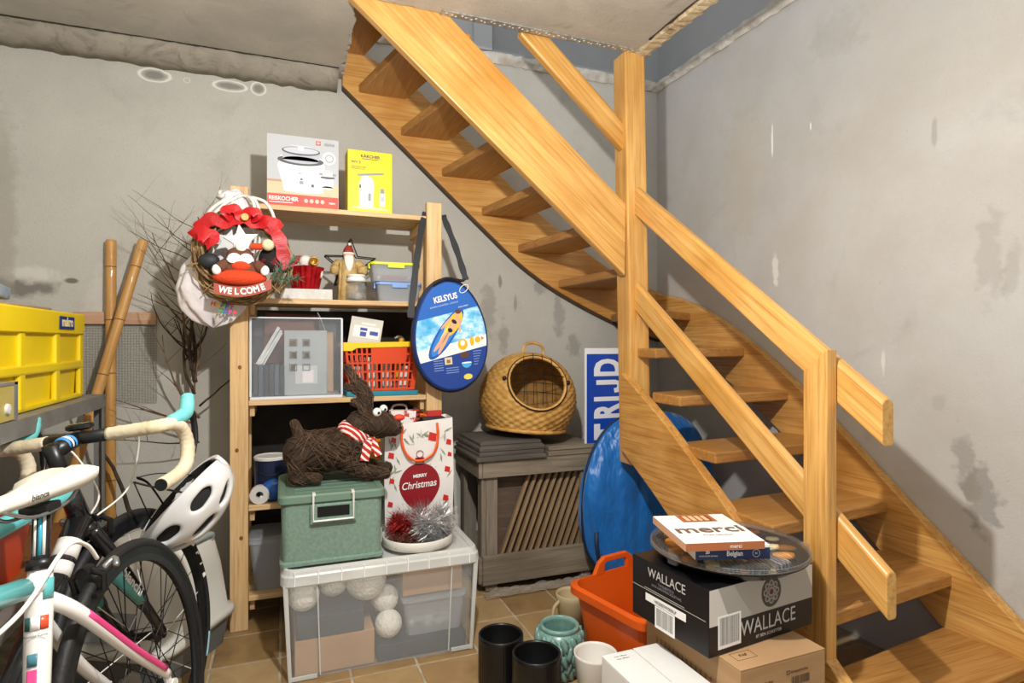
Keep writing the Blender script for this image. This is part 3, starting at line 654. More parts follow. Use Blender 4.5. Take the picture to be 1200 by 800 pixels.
b.tube([Vector(p) for p in rr], .005, 6, closed=True); b.build('rim', m_orc, t)
MB().box(-.15, .15, -.105, .105, 0, .02).build('base', m_tea, t, bevel=.003)
MB().loops([[(x, -.115, z0), (x, -.10, z0), (x, -.10, z1), (x, -.115, z1)] for x, z0, z1 in ((-.165, .190, .226), (-.13, .190, .226), (-.11, .202, .226), (.12, .208, .230), (.15, .208, .230), (.155, .208, .230))]).build('handle', m_yh, t, bevel=.002)
MB().box(-.167, -.158, -.10, .05, .205, .222).box(.150, .158, -.10, .05, .21, .226).build('handle_arm', m_yh, t, bevel=.002)
m_mbox = mat('pale_card', 'd8d4c6', .6); m_blup = plain('3a4ba0')
t = thing('medicine_box', 'pale medicine carton with blue print tilted in the orange crate', 'box', (.335, 2.655, Z3+.215), 0)
t.rotation_euler = (0, .16, -.1)
MB().box(-.075, .06, -.025, .025, 0, .115).build('carton', m_mbox, t, bevel=.001)
printed(t, front_m(0, -.0252, 0), [(m_w, rect(-.06, .03, .05, .08)), (m_blup, rect(-.03, .035, -.004, .055)), (m_blup, rect(.01, .045, .045, .062)), (m_blup, rect(-.032, .06, -.002, .072)), (m_w, rect(-.03, .086, .03, .095))], 'printed_front')
t = thing('hammer', 'steel hammer head and yellow grip sticking out of orange crate', 'hammer', (.478, 2.64, Z3+.165), 0)
t.rotation_euler = (0, .12, .3)
MB().tube(bez([(-.03, 0, .075), (-.01, 0, .085), (.012, 0, .075), (.022, 0, .045)], 5), [.006]*3+[.008]*10+[.009]*3, 8).build('head', mat('steel', '9a968c', .35, .8), t, smooth=True)
MB().tube([(.004, 0, -.10), (.004, 0, .08)], .011, 8).build('grip', plain('d9a514'), t)
b = MB(); cr = random.Random(9)
for k in range(8):
    o = MB().box(-.02, .02, -.015, .015, 0, .10+.02*(k % 3)).build('small_packet', [plain('c9c4bb'), plain('a8463c'), plain('dedbd2'), plain('3b4048')][k % 4], None, loc=(.30+.032*(k % 7), 2.645+.036*(k % 2), Z3+.023), rot=(0, cr.uniform(-.05, .05), 0), bevel=.002)
    tag(o, 'small %s packet seen through the slots of the orange crate' % ['grey', 'red', 'white', 'black'][k % 4], 'packet', '%s packets in the orange crate' % ['grey', 'red', 'white', 'black'][k % 4])

# ------------------------------------------------------------------ lower shelves
Z4, Z5 = LV[3], LV[4]
t = thing('paint_can', 'dark blue paint can with white lid on the lower shelf', 'can', (-.045, 2.665, Z4))
MB().lathe([(0, 0), (.062, 0), (.063, .002), (.063, .158), (.0, .158)], 28).build('can', mat('navy_label', '1b2340', .35), t, smooth=False)
MB().lathe([(.055, .157), (.066, .157), (.067, .166), (.063, .170), (.058, .166), (.0, .165)], 28).build('lid', plain('d9d7d2', .4), t)
MB().tube([(.06*math.cos(a), -.02+.055*math.sin(a)*-1, .15-.05*math.sin(a)) for a in [math.pi*k/10 for k in range(11)]], .0018, 5).build('handle', m_wire, t)
m_bluebag = mat('blue_film', '1f5fb0', .25, col2='16447f', nscale=25)
tag(MB().sphere((0, 0, .045), .045, 16, 10, (1.1, .6, 1)).build('blue_pouch', m_bluebag, None, loc=(-.035, 2.575, Z4), smooth=True), 'shiny blue pouch in front of the paint can', 'pouch')
t = thing('tape_roll', 'white tape roll lying beside the pine post on the lower shelf', 'tape', (-.085, 2.562, Z4))
MB().lathe([(.014, -.0), (.036, -.0), (.036, .028), (.014, .028), (.014, 0)], 24, Matrix.Translation((0, .014, .036)) @ Matrix.Rotation(math.pi/2, 4, 'X')).build('roll', plain('c9c8c4', .5), t)
MB().box(.0, .05, -.008, .008, .016, .03).build('dispenser', plain('dddbd6', .4), t, bevel=.004)
t = thing('orange_bag', 'yellow orange paper bag on the shelf behind the twig reindeer', 'bag', (.47, 2.66, Z4))
MB().frustum((-.15, .10, -.05, .05), (-.14, .12, -.04, .04), 0, .325).build('bag_body', mat('orange_paper', 'd98a18', .5, col2='c0700f', nscale=6, bump=.3, bscale=9, bdist=.02), t, bevel=.004)
MB().tube(bez([(-.03, -.045, .32), (-.02, -.05, .36), (.03, -.05, .36), (.04, -.045, .32)], 6), .005, 6).build('handle', plain('e8e3d8'), t)
t = thing('clear_tub', 'small cloudy lidded tub on the bottom shelf behind the large clear box', 'container', (-.03, 2.66, Z5))
MB().loops([ring3(rrect(.15, .17, .02), 0), ring3(rrect(.19, .2, .02), .20), ring3(rrect(.186, .196, .02), .20), ring3(rrect(.144, .164, .02), .004)]).build('tub', m_box, t)
MB().loops([ring3(rrect(.2, .21, .02), .19), ring3(rrect(.2, .21, .02), .208), ring3(rrect(.18, .19, .02), .214)]).build('lid', m_box, t)
t = thing('blue_roll', 'blue round roll on the bottom shelf beside the cloudy tub', 'roll', (.08, 2.60, Z5))
MB().lathe([(.02, 0), (.045, 0), (.045, .05), (.02, .05), (.02, 0)], 20, Matrix.Translation((0, 0, .045)) @ Matrix.Rotation(1.3, 4, 'X')).build('roll', plain('1f3f9a'), t)
# ------------------------------------------------------------------ things hanging on the shelf posts
m_cord = mat('white_cord', 'e2dfd6', .45)
t = thing('extension_lead', 'white cable looped over the left pine post with its plug', 'cable', (-.16, 2.50, 1.66))
c0 = Vector((-.16, 2.50, 1.66))
def loc3(px, py, Y): return onY(px, py, Y)-c0
pl = onY(265, 229, 2.50)-c0
MB().cyl(pl+Vector((.012, 0, 0)), pl+Vector((-.026, 0, .0)), .021, .018, 14).build('plug', mat('white_plastic_plug', 'e6e3da', .35), t, bevel=.004)
def cab(pts, Y): return bez([onY(x, y, Y+dy)-c0 for x, y, dy in pts], 8)
MB().tube(cab([(270, 231, 0), (248, 245, -.02), (236, 270, -.02), (240, 300, -.01), (262, 330, 0), (300, 325, 0), (318, 290, -.02), (322, 260, -.03), (312, 238, -.02), (295, 231, 0)], 2.445), .0062, 8).build('cable_loop', m_cord, t, smooth=True)
MB().tube(cab([(285, 229, .02), (300, 236, -.01), (305, 262, -.02), (300, 300, -.01), (275, 318, 0), (252, 300, -.01), (246, 262, -.01), (262, 240, 0), (284, 229, .02)], 2.435), .0058, 8).build('cable_loop', m_cord, t, smooth=True)
MB().tube(cab([(288, 229, .03), (297, 238, -.01), (300, 268, -.02), (294, 300, 0), (270, 300, 0), (262, 262, -.01), (274, 236, 0)], 2.425), .0058, 8).build('cable_loop', m_cord, t, smooth=True)
# plastic carrier bag
m_bag = mat('white_carrier_bag', 'e3e0e0', .35, col2='d5cccf', nscale=5, bump=.5, bscale=10, bdist=.03, col3='e2b9b9', n3=(5, .62, .8))
bc = onY(255, 318, 2.50)
t = thing('carrier_bag', 'full white plastic carrier bag hanging behind the welcome wreath', 'bag', (bc.x, 2.475, bc.z))
def bagfn(u, v):
    a = 2*math.pi*u; z = .30-.50*v      # v 0 top .. 1 bottom
    prof = [(0, .035), (.18, .07), (.38, .09), (.58, .122), (.75, .130), (.88, .105), (.96, .065), (1, .0)]
    for i in range(len(prof)-1):
        if prof[i][0] <= v <= prof[i+1][0]:
            k = (v-prof[i][0])/(prof[i+1][0]-prof[i][0]); rr = prof[i][1]+(prof[i+1][1]-prof[i][1])*k; break
    wob = 1+.05*math.sin(5*a+9*v)+.035*math.sin(11*a-13*v)+.025*math.sin(17*a+31*v)
    dx = .055-.06*v+.02*math.sin(6*v)
    yy = .47*rr*wob*math.sin(a)
    return (dx+rr*wob*math.cos(a)*.98, min(yy, .045), z+.014*math.sin(7*a)*v)
MB().grid(bagfn, 64, 40).build('bag_body', m_bag, t, smooth=True, solid=.001)
for s in (-.02, .03):
    MB().tube(bez([(.03+s, -.02, .27), (.045+s, -.01, .29), (.06, .0, .305)], 6), [.02]*4+[.012]*9, 8, flat=(1, .4)).build('handle', m_bag, t, smooth=True)
cols = [plain('d93a2a'), plain('e8a21a'), plain('2c8f4a'), plain('2a62b8'), plain('c9348a')]
for ln, (x0, z0) in enumerate(((-.005, -.128), (.02, -.152))):
    for k, ch in enumerate('HAPPY'):
        if ln == 1 and k > 3: continue
        text(ch, .021, cols[(k+ln*2) % 5], t, face_m((x0+.015*k-.0, -.076, z0-.003*k), (1, .12, -.2), (.2, 0, 1)), bold=.0012)
# wreath
wc = onY(284, 302, 2.385)
t = thing('welcome_wreath', 'round twig wreath with plush gnome, red bow and welcome sign', 'wreath', (wc.x, 2.385, wc.z))
m_twig = mat('wreath_twig', '8a6a42', .8, col2='5e4529', nscale=30); m_twig2 = mat('wreath_twig_light', 'b09468', .8, col2='8a6c44', nscale=30)
wr = random.Random(21)
for q, mm in ((0, m_twig), (1, m_twig2)):
    b = MB()
    for k in range(16):
        R0 = .146+wr.uniform(-.022, .018); ph = wr.uniform(0, 6.28); tw = wr.choice((3, 4, 5)); am = wr.uniform(.006, .016); y0 = wr.uniform(-.012, .014)
        a0 = wr.uniform(0, 6.28); span = wr.uniform(3.5, 6.2)
        b.tube([((R0+am*math.sin(tw*a+ph))*math.cos(a), y0+am*math.cos(tw*a+ph), (R0+am*math.sin(tw*a+ph))*math.sin(a)*1.02) for a in [a0+span*j/34 for j in range(35)]], wr.uniform(.0028, .0046), 5)
    b.build('twig_ring', mm, t, smooth=True)
b = MB()
for a in (2.55, 3.35, 3.95, 5.5):
    c = Vector((.152*math.cos(a), 0, .152*math.sin(a))); rd = Vector((math.cos(a), 0, math.sin(a)))
    b.tube([c+rd*.031*math.cos(s)+Vector((0, .028*math.sin(s), 0)) for s in [6.283*j/12 for j in range(12)]], .0022, 5, closed=True)
b.build('binding', m_twig2, t)
m_rib = mat('red_ribbon', 'c4141a', .45, col2='a50d14', nscale=9, bump=.4, bscale=14, bdist=.02)
def ribbon(path, w, nrm=(0, -1, .3)):
    P = bez(path, 8); b = MB(); L = []; R = []
    for i, p in enumerate(P):
        tt = (P[min(i+1, len(P)-1)]-P[max(i-1, 0)]).normalized(); s = tt.cross(Vector(nrm)).normalized()*w/2*(1+.12*math.sin(i*.9))
        L.append(tuple(p+s)); R.append(tuple(p-s))
    n = len(L); return b.add(L+R, [(i, i+1, n+i+1, n+i) for i in range(n-1)])
for pth, w in (([(-.14, -.03, .085), (-.10, -.045, .125), (-.055, -.035, .12), (.0, -.045, .14), (.05, -.035, .125), (.09, -.045, .13), (.13, -.035, .105)], .05),
               ([(-.15, -.02, .055), (-.135, -.045, .075), (-.10, -.05, .06), (-.12, -.035, .045)], .06), ([(.09, -.04, .12), (.125, -.05, .07), (.14, -.045, .01), (.158, -.04, -.035)], .045),
               ([(-.03, -.04, .135), (-.05, -.06, .155), (-.02, -.06, .165), (.0, -.045, .14), (.03, -.06, .16), (.055, -.06, .15), (.03, -.04, .135)], .035)):
    ribbon(pth, w).build('ribbon', m_rib, t, solid=.0015)
MB().lathe([(0, 0), (.012, 0), (.013, .003), (.010, .005), (0, .004)], 16, Matrix.Translation((.012, -.065, .137)) @ Matrix.Rotation(math.pi/2, 4, 'X')).build('button', plain('c9a35a'), t)
m_star = mat('white_felt_star', 'e8e6e2', .85); m_brn = mat('brown_knit', '6a4230', .95, bump=.7, bscale=160, bdist=.006); m_ork = mat('orange_knit', 'd2421c', .9, bump=.6, bscale=180, bdist=.005)
sp_ = [((.062 if k % 2 == 0 else .028)*math.sin(math.pi*k/5), (.062 if k % 2 == 0 else .028)*math.cos(math.pi*k/5)) for k in range(10)]
MB().prism(sp_, 0, .012, face_m((.0, -.035, .055), (1, 0, .15), (-.15, 0, 1))).build('felt_star', m_star, t, bevel=.003)
MB().prism([(x*.8, y*.8) for x, y in sp_], 0, .010, face_m((-.045, -.03, .05), (1, 0, -.3), (.3, 0, 1))).build('felt_star', plain('b9b9b9', .7), t, bevel=.003)
MB().lathe([(0, -.006), (.019, -.006), (.020, 0), (.019, .006), (.0, .007)], 20, Matrix.Translation((.0, -.058, .035)) @ Matrix.Rotation(math.pi/2, 4, 'X')).build('bell', plain('e6e4df', .35), t, smooth=True)
MB().sphere((-.005, -.04, .005), .036, 16, 10, (1.25, .75, .8)).build('head', m_brn, t, smooth=True)
MB().loops([[((x+.0)+rx*math.cos(a), -.063+.012*math.sin(a)*0+.014*math.cos(a*0)*math.sin(a), z+rz*math.sin(a)) for a in [6.283*j/14 for j in range(14)]] for x, z, rx, rz in ((-.045, -.012, .002, .006), (-.035, -.012, .012, .016), (-.005, -.011, .014, .02), (.025, -.012, .012, .017), (.04, -.012, .002, .006))]).sphere((-.022, -.065, -.012), .020, 12, 8, (1.2, .6, 1)).sphere((.016, -.065, -.012), .020, 12, 8, (1.2, .6, 1)).build('moustache', m_star, t, smooth=True)
MB().sphere((-.002, -.042, -.048), .062, 18, 10, (1.25, .55, .55)).build('sweater', m_brn, t, smooth=True)
MB().sphere((.0, -.070, -.038), .028, 14, 8, (1.2, .5, .6)).build('chest', m_ork, t, smooth=True)
MB().sphere((-.005, -.055, -.078), .072, 20, 10, (1.25, .5, .42)).build('cushion', m_ork, t, smooth=True)
for x, z in ((-.072, -.05), (.072, -.048)):
    MB().tube(bez([(x*.7, -.055, -.03), (x, -.072, z)], 4), .019, 10).build('arm', m_brn, t, smooth=True)
    MB().sphere((x*1.08, -.075, z-.004), .017, 12, 8, (.9, .7, 1.1)).build('hand', m_star, t, smooth=True)
MB().tube(bez([(.03, -.06, .035), (.06, -.062, .035), (.075, -.06, .04)], 5), .012, 8).build('hat_tail', m_ork, t, smooth=True)
MB().sphere((.088, -.065, .042), .021, 12, 8).build('pompom', plain('dcd2a8', .9), t, smooth=True)
MB().sphere((-.105, -.035, -.02), .034, 14, 8, (1.05, .6, .8)).build('boot', plain('23262a', .6), t, smooth=True)
m_plaid = mat('red_black_plaid', '6d0f14', .8, col2='16100f', nscale=14, lo=.48, hi=.52)
MB().sphere((.095, -.02, -.005), .048, 14, 10, (.85, .5, 1)).build('plaid_body', m_plaid, t, smooth=True)
sgn = MB().grid(lambda u, v: (-.085+.185*u, -.088, -.108-.020*math.sin(math.pi*u)*1.0+.02*u-.036*v+.006), 16, 2)
sgn.build('sign_board', plain('a14a3a', .6), t, solid=.006)
for k, ch in enumerate('WELCOME'):
    u = .10+.80*(k+.5)/7; x = -.085+.185*u; z = -.108-.020*math.sin(math.pi*u)+.02*u-.012
    sl_ = (-.020*math.pi*math.cos(math.pi*u)+.02)/.185
    text(ch, .031, m_star, t, face_m((x, -.0925, z), (1, 0, sl_), (-sl_, 0, 1)), bold=.0013, sx=.86)
m_pn = mat('pine_sprig', '3f6b52', .7, col2='6f8f7c', nscale=40)
for base, dr in (((.135, -.03, -.05), (.5, -.2, .55)), ((.12, -.035, -.08), (.9, -.2, .1)), ((.10, -.04, -.085), (.3, -.3, .5))):
    b = MB(); base = Vector(base); dr = Vector(dr).normalized()
    for k in range(70):
        p = base+dr*.075*(k/70); v = (dr*.7+Vector((wr.uniform(-1, 1), wr.uniform(-1, .3), wr.uniform(-1, 1)))).normalized()
        b.cyl(p, p+v*wr.uniform(.018, .030), .0012, .0005, 3)
    b.build('pine_sprig', m_pn, t)
# inflatable lounger in its round carry bag
m_nav = mat('navy_fabric', '1c3a78', .5, bump=.2, bscale=90); m_film = mat('blue_print', '2a63b5', .3); m_navp = mat('navy_print', '1f3f8c', .3)
m_wat = mat('printed_water', '6fc3e6', .3, col2='d9f0f6', nscale=26, stretch=(1, 1.8, 1), lo=.4, hi=.64, detail=6, wave=None, col3='2f9fd6', n3=(9, .48, .66))
fc = onY(527, 393, 2.44)
t = thing('float_bag', 'oval blue carry bag with printed pool float picture hanging from right post', 'bag', (fc.x, 2.44, fc.z))
tilt = Matrix.Rotation(-.10, 4, 'Y') @ Matrix.Rotation(.06, 4, 'X')
def egg(s=1.0, n=56):
    out = []
    for i in range(n):
        a = 2*math.pi*i/n; x = .160*s*math.cos(a)*(1-.10*math.sin(a)); z = .236*s*math.sin(a)
        out.append((x, z))
    return out
rings = []
for s, y in ((.86, .035), (.97, .03), (1.0, .012), (1.0, -.008), (.985, -.022), (.955, -.0285)):
    rings.append([(p[0], y, p[1]) for p in egg(s)])
MB().loops(rings).build('bag_body', m_nav, t, mw=tilt, smooth=True)
MB().tube([(p[0], .002, p[1]) for p in egg(1.005)], .006, 6, closed=True).build('piping', plain('16181d', .6), t, mw=tilt, smooth=True)
F = tilt @ front_m(0, -.0287, 0)
def clip_egg(s, lo, hi):      # part of the egg between two slanted lines z = lo + k x
    k = .16; P = egg(s, 120); out = []
    def cut(P, f):
        o = []
        for i in range(len(P)):
            a, b = P[i], P[(i+1) % len(P)]; fa, fb = f(a), f(b)
            if fa >= 0: o.append(a)
            if fa*fb < 0:
                q = fa/(fa-fb); o.append((a[0]+(b[0]-a[0])*q, a[1]+(b[1]-a[1])*q))
        return o
    P = cut(P, lambda p: p[1]-k*p[0]-lo); P = cut(P, lambda p: hi-(p[1]-k*p[0])); return P
R35 = math.radians(52)
skin = plain('d9a382', .6)
fi = [(m_film, clip_egg(.94, .095, 1)), (m_wat, clip_egg(.94, -.078, .095)), (m_navp, clip_egg(.94, -1, -.078)), (m_w, clip_egg(.94, -.079, -.030)), (m_wat, [(p[0], p[1]) for p in clip_egg(.94, -.079, -.030) if p[0] < 0.01])]
fi += [(plain('1f55a8'), ell(-.022, .010, .125, .036, 28, rot=R35)), (plain('2f7fd0'), ell(-.020, .012, .112, .027, 28, rot=R35)), (plain('e6b822'), ell(.012, .05, .06, .027, 24, rot=R35)), (plain('f0d060'), ell(-.015, .018, .07, .014, 24, rot=R35)),
       (skin, ell(-.045, -.018, .055, .0085, 16, rot=R35-.06)), (skin, ell(-.034, -.025, .055, .008, 16, rot=R35+.10)), (skin, ell(.012, .048, .040, .014, 18, rot=R35)), (skin, ell(-.018, .055, .035, .0055, 12, rot=.75)), (skin, ell(.038, .04, .03, .0055, 12, rot=1.5)),
       (skin, ell(.032, .092, .011, .013)), (plain('5b3a22'), ell(.036, .099, .013, .010)), (m_blk2, ell(.016, .058, .008, .013, 12, rot=R35)), (m_blk2, ell(-.004, .024, .009, .011, 12, rot=R35)),
       (plain('e2b01f'), ell(.045, -.040, .021, .024)), (m_w, ell(.045, -.034, .010, .012)), (plain('e2b01f'), ell(.086, -.030, .009, .02)), (plain('e2b01f'), ell(.112, -.026, .012, .013)), (plain('e07a1f'), [(.128, -.03), (.142, -.022), (.128, -.014)]),
       (plain('d9c59a'), rect(-.038, -.118, -.006, -.088)), (plain('8a6a3f'), rect(-.03, -.112, -.014, -.098)), (plain('5a3a28'), ell(.05, -.085, .022, .013)), (plain('4aa8d8'), ell(.056, -.118, .022, .022, 20, 180, 360)), (m_w, ell(.056, -.118, .022, .003)), (plain('e2cf5a'), ell(.058, -.178, .019, .012))]
for k in range(5): fi.append((plain('7f95c6'), rect(-.085, -.100-.010*k, -.045, -.097-.010*k)))
for k in range(6): fi.append((plain('7f95c6'), rect(.088, -.075-.011*k, .125-.004*k, -.072-.011*k)))
for k in range(3): fi.append((plain('7f95c6'), rect(-.035, -.135-.010*k, .02, -.132-.010*k)))
printed(t, F, fi, 'printed_front', .00007)
tx = F @ Matrix.Translation((0, 0, .0028)) @ Matrix.Rotation(.16, 4, 'Z')
text('KELSYUS', .034, m_w, t, tx @ Matrix.Translation((.012, .158, 0)), bold=.0010, sx=.78); text('RIVIERA FLOATING LOUNGE', .010, plain('b9c9ea'), t, tx @ Matrix.Translation((.0, .132, 0)), sx=.95)
text('INFLATABLE', .008, m_w, t, tx @ Matrix.Translation((.078, .108, 0)))
MB().tube([(.022*math.cos(a), .013*math.sin(a), 0) for a in [6.283*k/20 for k in range(20)]], .0016, 5, closed=True).build('logo_ring', m_w, t, mw=tx @ Matrix.Translation((.098, .178, 0)) @ Matrix.Rotation(.5, 4, 'Z'))
# strap
m_strap = mat('black_webbing', '2a2d30', .6, bump=.2, bscale=150)
loc_ = Vector((fc.x, 2.44, fc.z))
for a in ([(499, 249, 2.545), (495, 262, 2.525), (489, 300, 2.47), (484, 345, 2.42), (481, 372, 2.41)], [(519, 252, 2.545), (523, 262, 2.525), (534, 290, 2.48), (543, 318, 2.43), (546, 328, 2.42)]):
    P = [onY(*q)-loc_ for q in a]; ribbon(P, .026, (0, -1, 0)).build('strap', m_strap, t, solid=.003)
MB().tube(bez([(-.06, -.03, .215), (-.01, -.04, .238), (.06, -.03, .225), (.075, -.03, .235)], 6), .007, 6).build('zip_pull', plain('1b1c1f'), t, mw=tilt)
# ------------------------------------------------------------------ grey metal rack with the yellow crate
m_grm = mat('grey_painted_metal', '8b8a86', .5, .3, col2='7a7975', nscale=12); m_brd = wood('brown_rack_board', '7a4a22', '8f5a2c', .6, 1, None, 1)
RX, RXB, RY0, RY1, RZ = -.612, -1.08, 1.36, 2.60, .925
t = thing('metal_rack', 'grey slotted metal rack along the left wall carrying the yellow crate', 'rack', ((RX+RXB)/2, (RY0+RY1)/2, 0))
rc = Vector(t.location)
def rp(mb, name, m, **k):
    o = mb.build(name, m, None, **k); o.parent = t; o.matrix_parent_inverse = Matrix.Translation(-rc); return o
for x, s in ((RX, -1), (RXB, 1)):
    for y, q in ((RY0, 1), (RY1, -1)):
        b = MB().box(min(x, x+s*.003), max(x, x+s*.003), min(y, y+q*.036), max(y, y+q*.036), 0, RZ).box(min(x, x+s*.036), max(x, x+s*.036), min(y, y+q*.003), max(y, y+q*.003), 0, RZ)
        rp(b, 'upright', m_grm)
hb = MB()
for k in range(2): hb.cyl((RX+.0005, RY1-.012-.014*k, RZ-.012), (RX+.002, RY1-.012-.014*k, RZ-.012), .0035, n=8)
rp(hb, 'bolt', plain('1c1c1c'))
for z in (RZ, .46):
    rp(MB().box(RX-.002, RX+.002, RY0, RY1, z-.045, z), 'side_rail', m_grm)
    rp(MB().box(RXB-.002, RXB+.002, RY0, RY1, z-.045, z), 'side_rail', m_grm)
    rp(MB().box(RXB, RX, RY0, RY1, z-.004, z+.001), 'deck', m_grm)
rp(MB().box(RXB+.03, RX-.03, RY0+.05, RY1-.05, .462, .48), 'shelf_board', m_brd)
tag(MB().loops([ring3(rrect(.30, .42, .03), 0), ring3(rrect(.34, .46, .03), .15), ring3(rrect(.36, .48, .03), .152), ring3(rrect(.36, .48, .03), .165), ring3(rrect(.33, .45, .03), .165), ring3(rrect(.29, .41, .03), .01)]).build('orange_bin', mat('red_orange_plastic', 'd4461c', .45), None, loc=(-.83, 1.85, .481)), 'red orange plastic bin on the lower deck of the metal rack', 'bin')
m_yc = mat('yellow_crate_plastic', 'e8cc12', .38, col2='dfc00c', nscale=3); 
cz, ch = RZ+.003, .285; cx1, cx0, cy0, cy1 = -.645, -1.05, 1.70, 2.505
t = thing('yellow_crate', 'big bright yellow ribbed plastic crate standing on grey metal rack', 'crate', ((cx0+cx1)/2, (cy0+cy1)/2, cz))
W2, D2 = (cx1-cx0)/2, (cy1-cy0)/2
MB().loops([ring3(rrect(2*W2-.05, 2*D2-.05, .03), 0), ring3(rrect(2*W2-.03, 2*D2-.03, .03), ch-.06), ring3(rrect(2*W2-.03, 2*D2-.03, .03), ch), ring3(rrect(2*W2-.045, 2*D2-.045, .03), ch), ring3(rrect(2*W2-.06, 2*D2-.06, .03), .006)]).build('tub', m_yc, t)
MB().loops([ring3(rrect(2*W2-.028, 2*D2-.028, .03), ch-.07), ring3(rrect(2*W2, 2*D2, .035), ch-.066), ring3(rrect(2*W2+.004, 2*D2+.004, .035), ch-.004), ring3(rrect(2*W2, 2*D2, .035), ch), ring3(rrect(2*W2-.036, 2*D2-.036, .03), ch), ring3(rrect(2*W2-.036, 2*D2-.036, .03), ch-.07), ring3(rrect(2*W2-.028, 2*D2-.028, .03), ch-.07)], cap0=False, cap1=False).build('rim', m_yc, t, smooth=False)
for s in (-1, 1):
    MB().box(min(s*(W2-.020), s*(W2-.004)), max(s*(W2-.020), s*(W2-.004)), -D2+.02, D2-.02, .10, .128).build('rib', m_yc, t, bevel=.006)
    MB().box(min(s*(W2-.028), s*(W2-.008)), max(s*(W2-.028), s*(W2-.008)), -D2+.02, D2-.02, .0, .016).build('rib', m_yc, t, bevel=.005)
    for y in (-D2+.03, -D2+.27, -D2+.54, D2-.03):
        MB().box(min(s*(W2-.022), s*(W2-.006)), max(s*(W2-.022), s*(W2-.006)), y-.019, y+.019, .004, ch-.06).build('rib', m_yc, t, bevel=.006)
    for x in (-.16, 0, .16): MB().box(x-.019, x+.019, min(s*(D2-.02), s*(D2-.006)), max(s*(D2-.02), s*(D2-.006)), .004, ch-.06).build('rib', m_yc, t, bevel=.006)
pm = face_m((W2+.0025, .185, ch-.034), (0, 1, 0), (0, 0, 1))
MB().prism(rrect(.135, .040, .003), 0, .002, pm).build('name_plate', plain('1f2f6e'), t)
text('makro', .042, plain('efe2a8'), t, pm @ Matrix.Translation((0, .002, .0024)), bold=.001, sx=.95)
o = MB().box(-.15, .15, -.30, .28, 0, .006).build('cardboard_sheet', mat('kraft_card', 'b99a6a', .8, col2='a88858', nscale=8), None, loc=(-.83, 2.08, cz+ch+.012), rot=(.02, .05, .1)); tag(o, 'tan cardboard sheet lying on top of the yellow crate', 'cardboard')
o = MB().box(-.09, .09, -.12, .12, 0, .035).build('blue_packet', mat('blue_grey_packet', '5f7d9c', .35, col2='96a9b8', nscale=14), None, loc=(-.79, 1.97, cz+ch+.030), rot=(0, .05, .2), bevel=.006); tag(o, 'blue grey packet lying on the cardboard over the yellow crate', 'packet')
t = thing('clear_case', 'small clear case with metal edge in front of the yellow crate', 'case', (-.626, 1.735, RZ+.004))
MB().box(-.016, .014, -.075, .075, 0, .088).build('case_body', mat('amber_clear', 'd9c46a', .2, alpha=.6), t, bevel=.003)
MB().box(-.018, .016, .060, .079, -.001, .092).box(-.018, .016, -.079, .079, .086, .093).build('metal_edge', m_grm, t)
MB().lathe([(0, 0), (.014, 0), (.012, .006), (0, .008)], 14, Matrix.Translation((.014, .02, .03)) @ Matrix.Rotation(math.pi/2, 4, 'Y')).build('knob', plain('c9c6bf', .3), t)

# ------------------------------------------------------------------ poles, lath, wire mesh, branches
m_bam = mat('bamboo', 'b98544', .45, col2='cf9f5c', nscale=3, stretch=(12, 12, 1.2), coat=.2); m_node = mat('bamboo_node', '7d5526', .6)
def bamboo(label, p0, p1, r):
    p0, p1 = Vector(p0), Vector(p1); L = (p1-p0).length
    q = (p1-p0).to_track_quat('Z', 'Y').to_matrix().to_4x4(); q.translation = p0
    t = thing('bamboo_pole', label, 'pole', mw=q, group='bamboo poles by the wall'); prof = [(0, 0)]; n = int(L/.21)
    nodes = [L*(k+.5)/n for k in range(n)]
    prof += [(r, .001)]
    for z in nodes: prof += [(r*.985, z-.012), (r*.96, z-.004), (r*1.04, z), (r*.97, z+.005), (r, z+.015)]
    prof += [(r, L-.012), (r*.9, L-.003), (0, L)]
    MB().lathe(prof, 14).build('cane', m_bam, t, smooth=True)
    for z in nodes: MB().lathe([(r*.975, z-.006), (r*1.03, z-.004), (r*.975, z-.002)], 14).build('node_ring', m_node, t)
bamboo('upright bamboo pole standing against the wall beside the leaning one', (-.662, 2.885, 0), (-.668, 2.922, 1.545), .020)
bamboo('bamboo pole leaning to the right, crossing the upright one', (-.90, 2.70, 0), (-.543, 2.885, 1.545), .0195)
tag(MB().box(-.80, -.505, 2.925, 2.949, 1.192, 1.243).build('wall_lath', wood('pinkish_lath', 'bb9274', 'c9a282', .7, 1, None, 0), None, bevel=.002), 'short pinkish wooden lath fixed to the wall behind the bamboo', 'lath')
b = MB()
for k in range(31): b.cyl((-.82+.0105*k, 2.938, .86), (-.82+.0105*k, 2.938, 1.191), .0009, n=3)
for k in range(32): b.cyl((-.82, 2.936, .86+.0105*k), (-.505, 2.936, .86+.0105*k), .0009, n=3)
tag(b.build('wire_mesh', mat('galvanised_wire', '8f8b80', .5, .4), None), 'fine grey wire mesh hanging under the lath on the wall', 'mesh', kind='stuff')
m_bark = mat('dark_bark', '4a3a2c', .85, col2='2f241b', nscale=40, bump=.5, bscale=60); m_bark2 = mat('tan_bark', '7d6348', .85, col2='5b4733', nscale=40)
br = random.Random(33)
